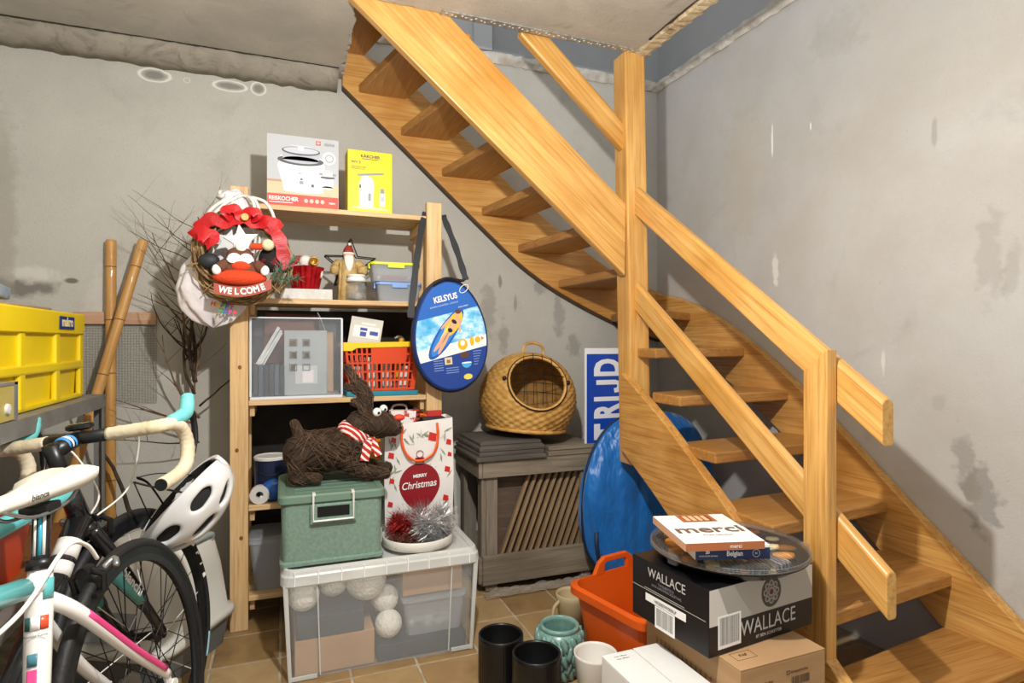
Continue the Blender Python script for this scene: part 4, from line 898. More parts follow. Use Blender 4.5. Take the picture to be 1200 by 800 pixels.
def branch(b, p, d, L, r, depth):
    P = [Vector(p)]; d = Vector(d).normalized(); n = max(4, int(L/.035))
    for k in range(n):
        d = (d+Vector((br.uniform(-.22, .22), br.uniform(-.12, .12), br.uniform(-.10, .16)))).normalized()
        q = P[-1]+d*L/n; q.y = min(q.y, 2.935); q.y = max(q.y, 2.66); P.append(q)
    b.tube(P, [r*(1-.75*k/n) for k in range(n+1)], 6 if r > .004 else 4)
    if depth > 0:
        for k in range(2, n):
            if br.random() < (.62 if depth > 1 else .45):
                s = br.choice((-1, 1)); dd = (d*.7+Vector((s*br.uniform(.4, 1.0), br.uniform(-.3, .2), br.uniform(-.2, .6)))).normalized()
                branch(b, P[k], dd, L*br.uniform(.28, .5), r*(1-.7*k/n)*.55, depth-1)
foot = Vector((-.325, 2.80, 0))
t = thing('bare_branch', 'bundle of dark bare tree branches standing between bamboo and shelf', 'branch', foot)
defs = [((-.03, .0, 1.0), (-.10, .04, 1), .66, .008, 2, m_bark), ((-.03, .02, 1.05), (-.30, .04, 1), .55, .006, 2, m_bark2), ((0, 0, .0), (-.02, .02, 1), 1.0, .014, 0, m_bark), ((-.015, .0, .95), (-.24, .05, 1), .60, .010, 2, m_bark), ((-.02, .01, .90), (-.50, .03, 1), .50, .0075, 2, m_bark), ((.0, 0, .80), (-.7, -.1, .7), .38, .006, 2, m_bark2), ((-.02, 0, .78), (-.9, -.1, .25), .30, .005, 2, m_bark2), ((0, 0, .85), (.6, -.1, .8), .26, .005, 1, m_bark), ((0, 0, .70), (-1, -.1, .1), .30, .004, 2, m_bark), ((-.02, 0, .9), (-.12, -.05, 1), .36, .005, 1, m_bark2)]
for p, d, L, r, dep, mm in defs:
    b = MB(); branch(b, foot+Vector(p), d, L, r, dep)
    b.v = [tuple(Vector(v)-foot) for v in b.v]; b.build('bough', mm, t, smooth=True)

# ------------------------------------------------------------------ hooded litter box
m_lit = mat('white_hood_plastic', 'd9d6cd', .4); m_litg = mat('grey_tray_plastic', '6f7376', .45); m_flap = mat('smoky_flap', 'a9b0b2', .2, alpha=.85)
t = thing('litter_box', 'white hooded cat litter box with grey base behind the bicycle wheels', 'litter box', (-.43, 2.42, 0), -.5)
w, d = .40, .41
MB().loops([ring3(rrect(w-.05, d-.05, .05), 0), ring3(rrect(w-.005, d-.005, .07), .115), ring3(rrect(w-.02, d-.02, .07), .115), ring3(rrect(w-.07, d-.07, .05), .006)]).build('tray', m_litg, t)
MB().loops([ring3(rrect(w+.012, d+.012, .07), .105), ring3(rrect(w+.02, d+.02, .07), .118), ring3(rrect(w+.012, d+.012, .07), .130), ring3(rrect(w-.015, d-.015, .07), .137), ring3(rrect(w-.045, d-.055, .07), .30), ring3(rrect(w-.07, d-.09, .07), .385), ring3(rrect(w-.10, d-.12, .06), .412), ring3(rrect(w-.16, d-.18, .05), .425)]).build('hood', m_lit, t, smooth=True)
MB().tube(bez([(.145, -.03, .385), (.155, -.03, .415), (.155, .10, .415), (.145, .10, .385)], 6), .012, 8).build('carry_handle', plain('9aa3a3', .4), t, smooth=True)
fd = face_m((0, -d/2+.020, .14), (1, 0, 0), (0, .17, 1))
MB().prism([(-.11, 0), (.11, 0)]+[(.11*math.cos(a), .13+.10*math.sin(a)) for a in [math.pi*k/14 for k in range(15)]], -.004, .012, fd).build('door_frame', plain('8d9494', .4), t)
MB().prism([(-.092, .012), (.092, .012)]+[(.092*math.cos(a), .13+.083*math.sin(a)) for a in [math.pi*k/14 for k in range(15)]], .012, .017, fd).build('flap', m_flap, t)

# ------------------------------------------------------------------ road bicycles
m_tyre = mat('black_tyre', '1d1d1e', .6, bump=.15, bscale=120); m_rimb = mat('black_rim', '202124', .3, .3); m_spk = mat('black_spoke', '18191a', .4, .5); m_spw = mat('white_spoke', 'dedcd8', .4)
m_alu = mat('aluminium', 'b5b6b8', .3, .9); m_blkp = mat('black_component', '151617', .35); m_tape = mat('cream_bar_tape', 'd9cdb4', .75, bump=.5, bscale=60, bdist=.004, col2='c6b694', nscale=10)
m_cel = mat('celeste_rubber', '6fc0c0', .5); m_celp = mat('celeste_paint', '5fb3b5', .3, coat=.4); m_pink = mat('pink_paint', 'd8417f', .3, coat=.4); m_wpt = mat('white_paint', 'e6e3de', .25, coat=.5); m_bpt = mat('black_paint', '17181a', .25, coat=.5)
m_sad = mat('white_saddle_leather', 'ddd8cc', .45, col2='d3cdbf', nscale=6)
RWH = .335
def wheel(parent, hub, spm, alt, name, rimm, track=None):
    o = bpy.data.objects.new(name, None); o.empty_display_size = .05; COL.objects.link(o); o.parent = parent; o.location = hub
    n = 72
    def tor(R, prof):
        rings = []
        for i in range(n):
            a = 2*math.pi*i/n; rings.append([((R+dr)*math.cos(a), y, (R+dr)*math.sin(a)) for dr, y in prof])
        rings.append(rings[0]); return MB().loops(rings, True, False, False)
    tor(.3225, [(.0125*math.cos(q), .0125*math.sin(q)) for q in [2*math.pi*k/12 for k in range(12)]]).build('tyre', m_tyre, o, smooth=True)
    tor(.298, [(.016, .0095), (.016, -.0095), (0, -.0100), (-.014, -.006), (-.016, 0), (-.014, .006), (0, .0100)]).build('rim', rimm, o, smooth=False)
    MB().lathe([(.0, -.055), (.012, -.055), (.012, -.048), (.021, -.040), (.021, -.034), (.011, -.028), (.011, .028), (.021, .034), (.021, .040), (.012, .048), (.012, .055), (0, .055)], 16, Matrix.Rotation(math.pi/2, 4, 'X')).build('hub', m_blkp, o, smooth=False)
    me = None
    for k in range(24):
        a = 2*math.pi*k/24; s = 1 if k % 2 else -1; off = .42*(1 if (k//2) % 2 else -1)
        p0 = Vector((.019*math.cos(a+off*2.6), s*.036, .019*math.sin(a+off*2.6))); p1 = Vector((.286*math.cos(a), 0, .286*math.sin(a)))
        q = (p1-p0).to_track_quat('Z', 'Y').to_matrix().to_4x4(); q.translation = p0
        if me is None: Ls = (p1-p0).length; me = [MB().cyl((0, 0, 0), (0, 0, Ls), .0013, n=5).mesh('spoke', spm), MB().cyl((0, 0, 0), (0, 0, Ls), .0015, n=5).mesh('spoke', m_spw)]
        sp2 = bpy.data.objects.new('spoke', me[1 if (alt and k % alt == 0) else 0]); COL.objects.link(sp2); sp2.parent = o; sp2.matrix_local = q
    return o
def bike(label, contact, fwd, lean_dir, lean, hubref, seat_len, C):
    f = Vector(fwd).normalized(); l0 = Vector(lean_dir).normalized(); u = Vector((0, 0, 1))*math.cos(lean)+l0*math.sin(lean)
    u = (u-f*u.dot(f)).normalized(); y = u.cross(f)
    M = Matrix((f, y, u)).transposed().to_4x4(); M.translation = Vector(contact)-f*hubref
    t = thing('road_bicycle', label, 'bicycle', mw=M, group='road bicycles leaning by the rack')
    V = lambda x, z, yy=0.0: Vector((x, yy, z))
    rh, fh, bb = V(0, RWH), V(.98, RWH), V(.405, .268)
    sd = Vector((-.284, 0, .959)); sx = Vector((-.3007, 0, .9537)); px_ = Vector((.9537, 0, .3007))
    stp = bb+sd*seat_len; ax = fh-px_*.045; crown = ax+sx*.372; htop = ax+sx*.50
    def tube(name, pts, r, m, n=14, flat=None): return MB().tube(pts, r, n, flat=flat).build(name, m, t, smooth=True)
    tube('seat_tube', [bb, bb+sd*.08, stp-sd*.06, stp], [.017, .018, .021, .0185], C['seat_tube'])
    tube('top_tube', bez([stp-sd*.03, (stp-sd*.03)*.5+(htop-sx*.03)*.5+Vector((0, 0, .012)), htop-sx*.03], 6), [.018]*6+[.02]*7, C['top_tube'])
    tube('down_tube', [crown+sx*.03, bb], [.026, .024], C['down_tube'])
    tube('head_tube', [crown+sx*.005, htop], [.024, .021], C['down_tube'])
    tube('bottom_bracket', [bb+V(0, 0, -.036), bb+V(0, 0, .036)], .021, C['down_tube'])
    for s in (-1, 1):
        pth = bez([stp-sd*.05, stp-sd*.085+Vector((-.055, s*.030, -.02)), V(.115, .475, s*.052), V(.012, RWH+.035, s*.062)], 8)
        ss = tube('seat_stay', pth, [.0155-.0055*k/(len(pth)-1) for k in range(len(pth))], C['seat_stay'])
        if C.get('stripe'):
            st_ = pth[9:23]; MB().tube([p+Vector((.002, s*.0075, .004)) for p in st_], .0078, 8, flat=(1, 1)).build('paint_stripe', C['stripe'], ss, smooth=True)
        tube('chain_stay', bez([bb+V(-.02, 0, s*.022), V(.2, .285, s*.052), V(.02, RWH-.01, s*.062)], 6), [.013]*6+[.009]*7, C['chain_stay'])
        MB().cyl(V(.0, RWH, s*.058), V(.0, RWH, s*.070), .016, n=12).cyl(V(.006, RWH+.004, s*.060), V(.014, RWH+.042, s*.060), .008, n=8).build('dropout', C['seat_stay'], t)
        tube('fork_blade', bez([crown+V(.0, -.005, s*.018), crown-sx*.12+V(.004, 0, s*.044), ax-(-sx)*.12+px_*.02+V(0, 0, s*.052), fh+V(0, 0, s*.052)], 7), [.0165]*7+[.0155]*7+[.012]*7+[.009], C['fork'])
    MB().sphere(crown+V(0, -.002), .027, 12, 8, (1, 1.15, .8)).build('fork_crown', C['fork'], t, smooth=True)
    # saddle and post
    pt0 = stp+sd*C['ps']; tube('seatpost', [stp-sd*.05, pt0], .0145, C['post'], 16)
    tube('seat_clamp', [stp-sd*.004, stp+sd*.014], .0215, m_blkp)
    sc0 = pt0+Vector((.01, 0, .045)); rings = []
    for k, (x, w_, zt, zb) in enumerate(((-.118, .030, .002, -.016), (-.112, .052, .010, -.028), (-.085, .066, .015, -.036), (-.045, .062, .012, -.036), (.0, .040, .004, -.034), (.05, .025, .0, -.032), (.10, .021, .0, -.028), (.138, .018, -.003, -.022), (.150, .009, -.008, -.016))):
        rings.append([tuple(sc0+V(x, (zt-(zt-zb)*.0 if abs(math.cos(q)) < .2 else zt) - (0 if math.sin(q) >= 0 else (zt-zb)*-math.sin(q)) - .012*abs(math.cos(q))**3 - (.007 if abs(math.cos(q)) < .12 and math.sin(q) > 0 and x < .08 else 0), w_*math.cos(q))) for q in [2*math.pi*j/24 for j in range(24)]])
    sa = MB().loops(rings).build('saddle', m_sad, t, smooth=True)
    for s in (-1, 1): MB().tube(bez([sc0+V(-.09, -.03, s*.022), sc0+V(-.04, -.05, s*.022), sc0+V(.05, -.05, s*.02), sc0+V(.11, -.022, s*.012)], 5), .0035, 6).build('rail', m_alu, sa, smooth=True)
    MB().box(-.02, .02, -.026, .026, -.008, .008, Matrix.Translation(pt0+Vector((.006, 0, -.0)))).build('saddle_clamp', m_blkp, t, bevel=.004)
    text('bianca', .016, plain('4a4540'), sa, face_m(sc0+V(.045, -.016, .0335), (-1, .12, 0), (0, .25, 1)), bold=.0003)
    # cockpit
    stt = ax+sx*(.545+C['stack']); barc = stt+Vector((.088, 0, .012))
    tube('steerer_spacers', [htop, stt+sx*.012], .0175, m_blkp); tube('stem', [stt-sx*.006, barc], [.020, .017], m_blkp)
    for k in range(3): MB().tube([stt.lerp(barc, .36+.13*k), stt.lerp(barc, .42+.13*k)], .0197-.0004*k, 14).build('stem_band', [plain('3f8fd6'), plain('e6e6e6'), plain('3f8fd6')][k], t, smooth=True)
    tube('handlebar', [barc+V(0, 0, -.09), barc+V(0, 0, .09)], .0158, m_blkp)
    for s in (-1, 1):
        pth = bez([barc+V(0, 0, s*.075), barc+V(0, .0, s*.16), barc+V(.008, 0, s*.192), barc+V(.050, -.002, s*.206), barc+V(.085, -.022, s*.208), barc+V(.098, -.062, s*.208), barc+V(.078, -.105, s*.210), barc+V(.03, -.126, s*.212), barc+V(-.05, -.135, s*.214)], 8)
        MB().tube(pth, [.0165+.0009*(k % 3 == 0) for k in range(len(pth))], 12).build('bar_tape', m_tape, t, smooth=True)
        MB().cyl(pth[-1]-Vector((.002, 0, 0)), pth[-1]+Vector((-.006, 0, 0)), .0145, n=14).build('bar_plug', m_blkp, t)
        hp = bez([barc+V(.045, .006, s*.206), barc+V(.085, .012, s*.208), barc+V(.118, .022, s*.207), barc+V(.135, .052, s*.206), barc+V(.138, .070, s*.206)], 6)
        MB().tube(hp, [.017]*6+[.0185]*6+[.018]*6+[.0165]*4+[.013, .011, .006], 12).build('hood', m_cel, t, smooth=True)
        MB().tube(bez([barc+V(.128, .040, s*.206), barc+V(.150, -.005, s*.206), barc+V(.146, -.06, s*.204), barc+V(.125, -.105, s*.200)], 6), [.011]*6+[.009]*7+[.007]*6, 8, flat=(1, .7)).build('brake_lever', m_blkp, t, smooth=True)
        MB().tube(bez([barc+V(.02, -.015, s*.10), barc+V(.09, -.03, s*.09), barc+V(.10, -.15, s*.04), crown+V(.035, .02, s*.01)], 8), .0026, 6).build('cable', m_cord, t, smooth=True)
    cm = MB().loops([[tuple(barc+V(.012+.020*math.cos(q)*k, .026+z, .030*math.sin(q)*k)) for q in [2*math.pi*j/16 for j in range(16)]] for k, z in ((.85, -.006), (1.1, -.002), (1.1, .006), (.9, .010))]).build('bike_computer', m_blkp, t)
    MB().prism(rrect(.026, .038, .006), 0, .0008, Matrix.Translation(barc+V(.012, .0362))).build('screen', plain('9a9460', .2), cm)
    # brakes
    for pos, nm in ((crown+px_*.032+sx*.005, 'front_brake'), (V(.155, .665), 'rear_brake')):
        bq = MB().cyl(pos+V(0, 0, 0), pos+V(.03 if nm == 'front_brake' else -.03, .0), .012, n=10)
        for s in (-1, 1):
            dx = .02 if nm == 'front_brake' else -.02
            bq.tube([pos+V(dx, .0, s*.006), pos+V(dx, -.012, s*.03), pos+V(dx, -.045, s*.026)], .007, 8); bq.tube([pos+V(dx-.02, -.047, s*.018), pos+V(dx+.022, -.047, s*.018)], .006, 6)
        bq.build(nm, m_blkp, t, smooth=False)
        MB().tube(bez([pos+V(-.02, .0, .03), pos+V(-.035, .012, .045), pos+V(-.02, .0, .055)], 4), .006, 8).build('brake_arm', m_alu, t, smooth=True)
    # drivetrain (right side = -y)
    b = MB()
    for R_, n_, yy in ((.086, 40, -.046), (.066, 30, -.041)):
        pr = []
        for k in range(n_*2): pr.append(((R_ if k % 2 else R_-.005)*math.cos(math.pi*k/n_), (R_ if k % 2 else R_-.005)*math.sin(math.pi*k/n_)))
        b.prism(pr, -.0012, .0012, Matrix.Translation(bb+V(0, 0, yy)) @ Matrix.Rotation(math.pi/2, 4, 'X'))
    b.build('chainring', plain('303234', .4), t)
    for s, q in ((-1, .9), (1, .9+math.pi)):
        e = bb+V(.17*math.cos(q), .17*math.sin(q), s*.066); MB().tube([bb+V(0, 0, s*.058), e], [.016, .012], 8, flat=(1, .6)).build('crank_arm', m_blkp, t, smooth=True)
        MB().box(-.045, .045, -.03, .03, -.010, .010, Matrix.Translation(e+V(0, 0, s*.042))).build('pedal', m_blkp, t, bevel=.004)
    b = MB()
    for k in range(8):
        R_ = .048-.0032*k; pr = [((R_ if j % 2 else R_-.004)*math.cos(math.pi*j/22), (R_ if j % 2 else R_-.004)*math.sin(math.pi*j/22)) for j in range(44)]
        b.prism(pr, -.0008, .0008, Matrix.Translation(rh+V(0, 0, -.022-.0042*k)) @ Matrix.Rotation(math.pi/2, 4, 'X'))
    b.build('cassette', plain('6d675c', .35, metal=.7), t)
    ch = [rh+V(-.036*math.cos(q), .036*math.sin(q), -.037) for q in [math.pi*(k/8-.5) for k in range(9)]]
    b = MB().tube([bb+V(.0, .085, -.044), rh+V(0, .037, -.037)], .0032, 5).tube(bez([bb+V(0, -.085, -.044), rh+V(.03, -.14, -.04), rh+V(.0, -.13, -.04), rh+V(.035, -.05, -.038)], 5), .0032, 5)
    b.build('chain', plain('5d5b57', .4, metal=.7), t)
    MB().box(-.014, .014, -.006, .006, -.075, .0, Matrix.Translation(rh+V(.012, -.06, -.052)) @ Matrix.Rotation(.3, 4, 'Y')).cyl(rh+V(.02, -.05, -.058), rh+V(.02, -.05, -.036), .018, n=12).cyl(rh+V(.0, -.135, -.050), rh+V(.0, -.135, -.036), .018, n=12).build('rear_derailleur', m_blkp, t)
    wheel(t, rh, m_spk, C['alt'], 'rear_wheel', C['rim']); wheel(t, fh, m_spk, C['alt'], 'front_wheel', C['rim'])
    MB().tube(bez([V(.52, .66, .012), V(.40, .69, .04), V(.27, .75, .045), V(.19, .73, .035), V(.15, .69, .03)], 8), .004, 7).build('brake_cable', m_cord, t, smooth=True)
    return t, dict(bb=bb, sd=sd, stp=stp, crown=crown, ax=ax, sx=sx, fh=fh, rh=rh, htop=htop, M=M, barc=barc)
imgL = cw(-1, 0)
t1, g1 = bike('white and pink road bicycle with white saddle in the foreground', cw(-.785, 1.35), cw(.15, -.99), imgL, .14, 0.0, .475,
     dict(seat_tube=m_wpt, top_tube=m_wpt, down_tube=m_wpt, seat_stay=m_wpt, chain_stay=m_wpt, fork=m_wpt, post=m_bpt, ps=.105, stack=0.0, stripe=m_pink, alt=0, rim=m_rimb))
# decals on the seat tube of the white bicycle (its left side faces the room)
def on_seat(g, t, s, yy, up=0.0): return g['bb']+g['sd']*s+Vector((up, yy, 0))
def seat_face(g, s, q, r=.0213): # frame on the tube surface, q = angle around tube axis
    ax_ = g['sd']; n = (Vector((0, 1, 0))*math.cos(q)+Vector((.959, 0, .284))*math.sin(q)).normalized(); rt = ax_.cross(n)
    m = Matrix((rt, ax_, n)).transposed().to_4x4(); m.translation = g['bb']+ax_*s+n*r; return m
QS = 1.0
def strip(name, s0, s1, q0, q1, m, r=.0209):
    rings = []
    for s in (s0, (s0+s1)/2, s1):
        rings.append([tuple((seat_face(g1, s, q0+(q1-q0)*k/6, r)).translation) for k in range(7)])
    b = MB(); vs = [p for rr_ in rings for p in rr_]
    b.add(vs, [(j*7+i, j*7+i+1, (j+1)*7+i+1, (j+1)*7+i) for j in range(2) for i in range(6)]); return b.build(name, m, t1, solid=.0006, smooth=True)
strip('pink_stripe', .05, .31, 1.05, 1.75, m_pink, .0213); strip('teal_mark', .315, .335, 1.05, 1.75, plain('4a7f90', .3), .0213)
strip('flag_mark', .372, .394, .35, .95, plain('e0502f', .3), .0216); strip('flag_mark', .372, .394, .95, 1.6, plain('f0efec', .3), .0216); strip('flag_mark', .372, .394, 1.6, 2.1, plain('2f5a58', .3), .0216)
text('HYDRO', .017, plain('38304a'), t1, seat_face(g1, .25, 1.38, .0225) @ Matrix.Rotation(-math.pi/2, 4, 'Z'))
text('Reparto Corse', .0055, m_blk2, t1, seat_face(g1, .363, 1.2, .0219))
text('bianchi', .05, plain('b5b1aa', .4), t1, seat_face(g1, .14, .3, .0215) @ Matrix.Rotation(-math.pi/2, 4, 'Z'))
pp = g1['stp']+g1['sd']*.02
for q, mm, r_ in ((1.2, plain('3fa3bd', .3), .0149), (.75, m_wpt, .0149), (1.75, m_wpt, .0149)):
    n = (Vector((0, 1, 0))*math.cos(q)+Vector((.959, 0, .284))*math.sin(q)).normalized()
    MB().tube([pp+n*r_*.86, pp+g1['sd']*.075+n*r_*.86], .0032, 6).build('post_stripe', mm, t1, smooth=True)
strip('celeste_patch', .42, .455, -.2, .8, m_celp, .0214)
tb = g1['stp']-g1['sd']*.03; td = (g1['htop']-g1['sx']*.03-tb).normalized()
MB().tube([tb+td*.05+Vector((0, .004, .004)), tb+td*.30+Vector((0, .004, .013))], .0185, 12).build('celeste_band', m_celp, t1, smooth=True)
# second bicycle, facing the wall
t2, g2 = bike('black and celeste road bicycle with cream bar tape, facing the wall', cw(-.935, 1.60), cw(-.02, 1.0), imgL, .15, .98, .47,
     dict(seat_tube=m_bpt, top_tube=m_celp, down_tube=m_bpt, seat_stay=m_bpt, chain_stay=m_bpt, fork=m_bpt, post=m_bpt, ps=.17, stack=.04, stripe=None, alt=3, rim=m_rimb))
for s in (-1, 1):
    p0 = g2['crown']+Vector((.004, s*.042, -.10)); p1 = g2['ax']+g2['sx']*.14+Vector((.018, s*.052, 0))
    MB().tube([p0, p1], [.0172, .0145], 12).build('celeste_band', m_celp, t2, smooth=True)
    dr = (p1-p0).normalized(); n = Vector((0, s, 0)); up = n.cross(dr)
    m = Matrix((dr, up, n)).transposed().to_4x4(); m.translation = (p0+p1)/2+n*.0178
    text('bianchi', .033, m_w, t2, m, bold=.0008)
dt0 = g2['crown']+g2['sx']*.03
for k, (a, bb_, mm) in enumerate(((.10, .17, m_wpt), (.19, .24, m_wpt))):
    d_ = (g2['bb']-dt0); MB().tube([dt0+d_*a, dt0+d_*bb_], .0262, 14).build('white_band', mm, t2, smooth=True)
# white script on the front tyre
fwz = [o for o in t2.children if o.name.startswith('front_wheel')][0]
for k, ch_ in enumerate('Vittoria'):
    a = math.radians(58-7.2*k); rad = Vector((math.cos(a), 0, math.sin(a))); tan = Vector((math.sin(a), 0, -math.cos(a)))
    n = (rad*-.35+Vector((0, -1, 0))*.94).normalized(); up = (rad-n*rad.dot(n)).normalized()
    m = Matrix((up.cross(n), up, n)).transposed().to_4x4(); m.translation = rad*.3225+n*.0136
    text(ch_, .019, m_w, fwz, m, bold=.0012, sx=1.5)
for a in (-.42,):
    MB().tube([((.3225)*math.cos(q), -.0105, .3225*math.sin(q)) for q in [a-.22*k/8 for k in range(9)]], .0042, 6).build('tyre_label', plain('8fb9c2', .4), fwz, smooth=True)

# ------------------------------------------------------------------ helmet hanging on the far drop
m_hel = mat('white_helmet_shell', 'd5d4d2', .3, coat=.4); m_liner = mat('black_liner', '1a1a1b', .8)
hc = onD(214, 588, 1.64)
# dome axis (outwards) and long axis
hx = (onD(250, 545, 1.55)-onD(160, 640, 1.50)).normalized(); hz = cw(.72, .35, -.55).normalized(); hz = (hz-hx*hz.dot(hx)).normalized(); hy = hz.cross(hx)
M = Matrix((hx, hy, hz)).transposed().to_4x4(); M.translation = hc
t = thing('cycling_helmet', 'white vented cycling helmet hanging upside down from handlebar drop', 'helmet', mw=M)
A, B, Cc = .150, .102, .118
def hpt(u, v, k=1.0):
    vv = math.pi*(.04+.92*v); uu = math.pi*(-.06+1.12*u)
    return (k*A*math.cos(vv), k*B*math.sin(vv)**.8*math.cos(uu), k*Cc*math.sin(vv)**.8*math.sin(uu)-.01)
NU, NV = 22, 20; vs = []; fs = []
for j in range(NV+1):
    for i in range(NU+1): vs.append(hpt(i/NU, j/NV))
vent = set()
for i, spans in ((2, ((5, 9), (11, 15))), (6, ((3, 7), (8, 12), (13, 17))), (10, ((2, 6), (7, 12), (13, 18))), (14, ((3, 7), (8, 12), (13, 17))), (18, ((5, 9), (11, 15)))):
    for a, b_ in spans:
        for j in range(a, b_): vent.add((i, j)); vent.add((i+1, j))
for i, spans in ((2, ((5, 9), (11, 15))), (6, ((3, 7), (8, 12), (13, 17))), (10, ((2, 6), (7, 12), (13, 18))), (14, ((3, 7), (8, 12), (13, 17))), (18, ((5, 9), (11, 15)))):
    for a, b_ in spans:
        for jj, tg in ((a, a+1), (b_, b_-1)):
            for ii in (i, i+2):
                q = jj*(NU+1)+ii; vs[q] = tuple(Vector(vs[q]).lerp(Vector(vs[tg*(NU+1)+i+1]), .42))
for j in range(NV):
    for i in range(NU):
        if (i, j) in vent: continue
        q = j*(NU+1)+i; fs.append((q, q+1, q+NU+2, q+NU+1))
o = MB().add(vs, fs).build('shell', m_hel, t, smooth=True)
md = o.modifiers.new('solid', 'SOLIDIFY'); md.thickness = .016; md.offset = -1
md = o.modifiers.new('sub', 'SUBSURF'); md.levels = 1; md.render_levels = 2
MB().grid(lambda u, v: hpt(u, .06+.88*v, .86), 20, 16).build('liner', m_liner, t, smooth=True, solid=.004)
for s in (-1, 1):
    MB().tube(bez([(.06, s*.085, 0), (.01, s*.06, -.09), (-.02, s*.02, -.13)], 6), .004, 6, flat=(1, .4)).build('strap', m_blkp, t); MB().tube(bez([(-.07, s*.085, 0), (-.03, s*.06, -.09), (-.02, s*.02, -.13)], 6), .004, 6, flat=(1, .4)).build('strap', m_blkp, t)
MB().tube(bez([(-.12, -.05, .0), (-.155, -.03, .02), (-.155, .03, .02), (-.12, .05, 0)], 6), .009, 8, flat=(1.6, .6)).build('visor', m_hel, t, smooth=True)
# ------------------------------------------------------------------ large clear storage box and what stands on it
def rz_of(dx, dz): v = cw(dx, dz); return math.atan2(v.y, v.x)
m_frost = mat('frosted_plastic', 'e6e8e6', .3, alpha=.13); m_frost2 = mat('frosted_rim', 'e2e4e0', .3, alpha=.68)
BXc, BYc = .332, 2.258; bw, bd, bh = .672, .385, .37
t = thing('storage_box', 'large frosted clear storage box with lid, on floor by shelves', 'storage box', (BXc, BYc, 0))
def side(x0, x1, y0, y1): return MB().frustum((x0*.965, x1*.965, y0*.95, y1*.95), (x0, x1, y0, y1), .004, bh-.045)
w, d = bw/2-.012, bd/2-.012
rings = [ring3(rrect(2*w*.955, 2*d*.93, .03), .0), ring3(rrect(2*w, 2*d, .03), bh-.04), ring3(rrect(2*w-.006, 2*d-.006, .03), bh-.04), ring3(rrect(2*w*.955-.006, 2*d*.93-.006, .03), .005)]
MB().loops(rings).build('tub', m_frost, t)
for x in (-.225, .235):
    MB().frustum((x*.955-.002, x*.955+.002, -d*.93-.004, -d*.93+.0), (x-.002, x+.002, -d-.004, -d), .01, bh-.045).build('seam_rib', m_frost2, t)
for s in (-1, 1):
    for q in (-1, 1): MB().frustum((s*w*.955-.006, s*w*.955+.006, q*d*.93-.006, q*d*.93+.006), (s*w-.008, s*w+.008, q*d-.008, q*d+.008), .0, bh-.045).build('corner_rib', m_frost2, t, bevel=.003)
MB().frustum((-w*.955, -.225, -d*.94-.004, -d*.94+.003), (-w*.957, -.225, -d*.945-.004, -d*.945+.003), .004, .016).build('foot_rib', m_frost2, t); MB().frustum((.235, w*.955, -d*.94-.004, -d*.94+.003), (.235, w*.957, -d*.945-.004, -d*.945+.003), .004, .016).build('foot_rib', m_frost2, t)
L = [ring3(rrect(bw, bd, .035), bh-.052), ring3(rrect(bw+.008, bd+.008, .035), bh-.046), ring3(rrect(bw+.004, bd+.004, .035), bh-.018), ring3(rrect(bw-.004, bd-.004, .035), bh-.012), ring3(rrect(bw-.012, bd-.012, .035), bh+.002), ring3(rrect(bw-.030, bd-.030, .03), bh+.004), ring3(rrect(bw-.045, bd-.045, .03), bh-.006), ring3(rrect(bw-.045, bd-.045, .03), bh-.010)]
lid = MB().loops(L, cap0=False).build('lid', m_frost2, t)
for k in range(9):
    x = -bw/2+.04+k*(bw-.08)/8; MB().box(x-.0015, x+.0015, -bd/2-.0055, -bd/2+.004, bh-.046, bh-.004).build('lid_rib', plain('efefec', .4), lid)
TOP = bh+.004
# contents
m_fluff = mat('white_fluff', 'ece8dc', .95, bump=.8, bscale=90, bdist=.01); m_navbox = mat('navy_box', '2a323c', .6); m_kraft = mat('kraft_box', 'b9936c', .8, col2='a9835c', nscale=5)
bl = random.Random(8)
for k, (x, z, r, y) in enumerate(((-.265, .255, .052, -.10), (-.165, .272, .050, -.06), (-.055, .275, .072, -.08), (.015, .19, .048, -.07), (.02, .115, .048, -.11))):
    o = MB().sphere((0, 0, 0), r, 22, 14).build('fluffy_ball', m_fluff, None, loc=(BXc+x, BYc+y, z), smooth=True)
    tag(o, ['small white fluffy ball inside the clear box, above the navy carton at far left', 'white fluffy ball second from left at the top inside the clear box', 'biggest white fluffy ball at the top middle inside clear box', 'white fluffy ball wedged above the lowest one inside the clear box', 'lowest white fluffy ball standing in the middle of the clear box'][k], 'ball', 'fluffy balls in the clear box')
def cbx(name, label, x0, x1, y0, y1, z0, z1, m):
    return tag(MB().box(x0, x1, y0, y1, z0, z1).build(name, m, None, loc=(BXc, BYc, 0), bevel=.002), label, 'box')
cbx('kraft_carton', 'small kraft carton at bottom left inside the clear storage box', -.295, -.035, -.155, .1, .008, .125, m_kraft)
cbx('navy_carton', 'dark navy carton on the kraft one inside the clear box', -.29, -.07, -.155, .1, .127, .200, m_navbox)
cbx('navy_tray', 'flat dark navy tray at bottom right inside the clear box', -.025, .295, -.155, .12, .008, .062, m_navbox)
cbx('kraft_parcel', 'kraft parcel at upper right inside the clear storage box', .07, .29, -.12, .10, .205, .300, m_kraft)
t = thing('inner_tub', 'small clear tub of white decorations inside large clear box', 'container', (BXc+.185, BYc-.03, .064))
MB().loops([ring3(rrect(.20, .19, .02), 0), ring3(rrect(.23, .21, .02), .128), ring3(rrect(.224, .204, .02), .128), ring3(rrect(.194, .184, .02), .004)]).build('tub', m_box, t)
MB().loops([ring3(rrect(.24, .22, .02), .122), ring3(rrect(.24, .22, .02), .134), ring3(rrect(.22, .2, .02), .137)]).build('lid', m_box, t)
b = MB()
for k in range(60): b.sphere((bl.uniform(-.08, .08), bl.uniform(-.08, .05), .014+bl.uniform(0, .03)), bl.uniform(.008, .016), 7, 5)
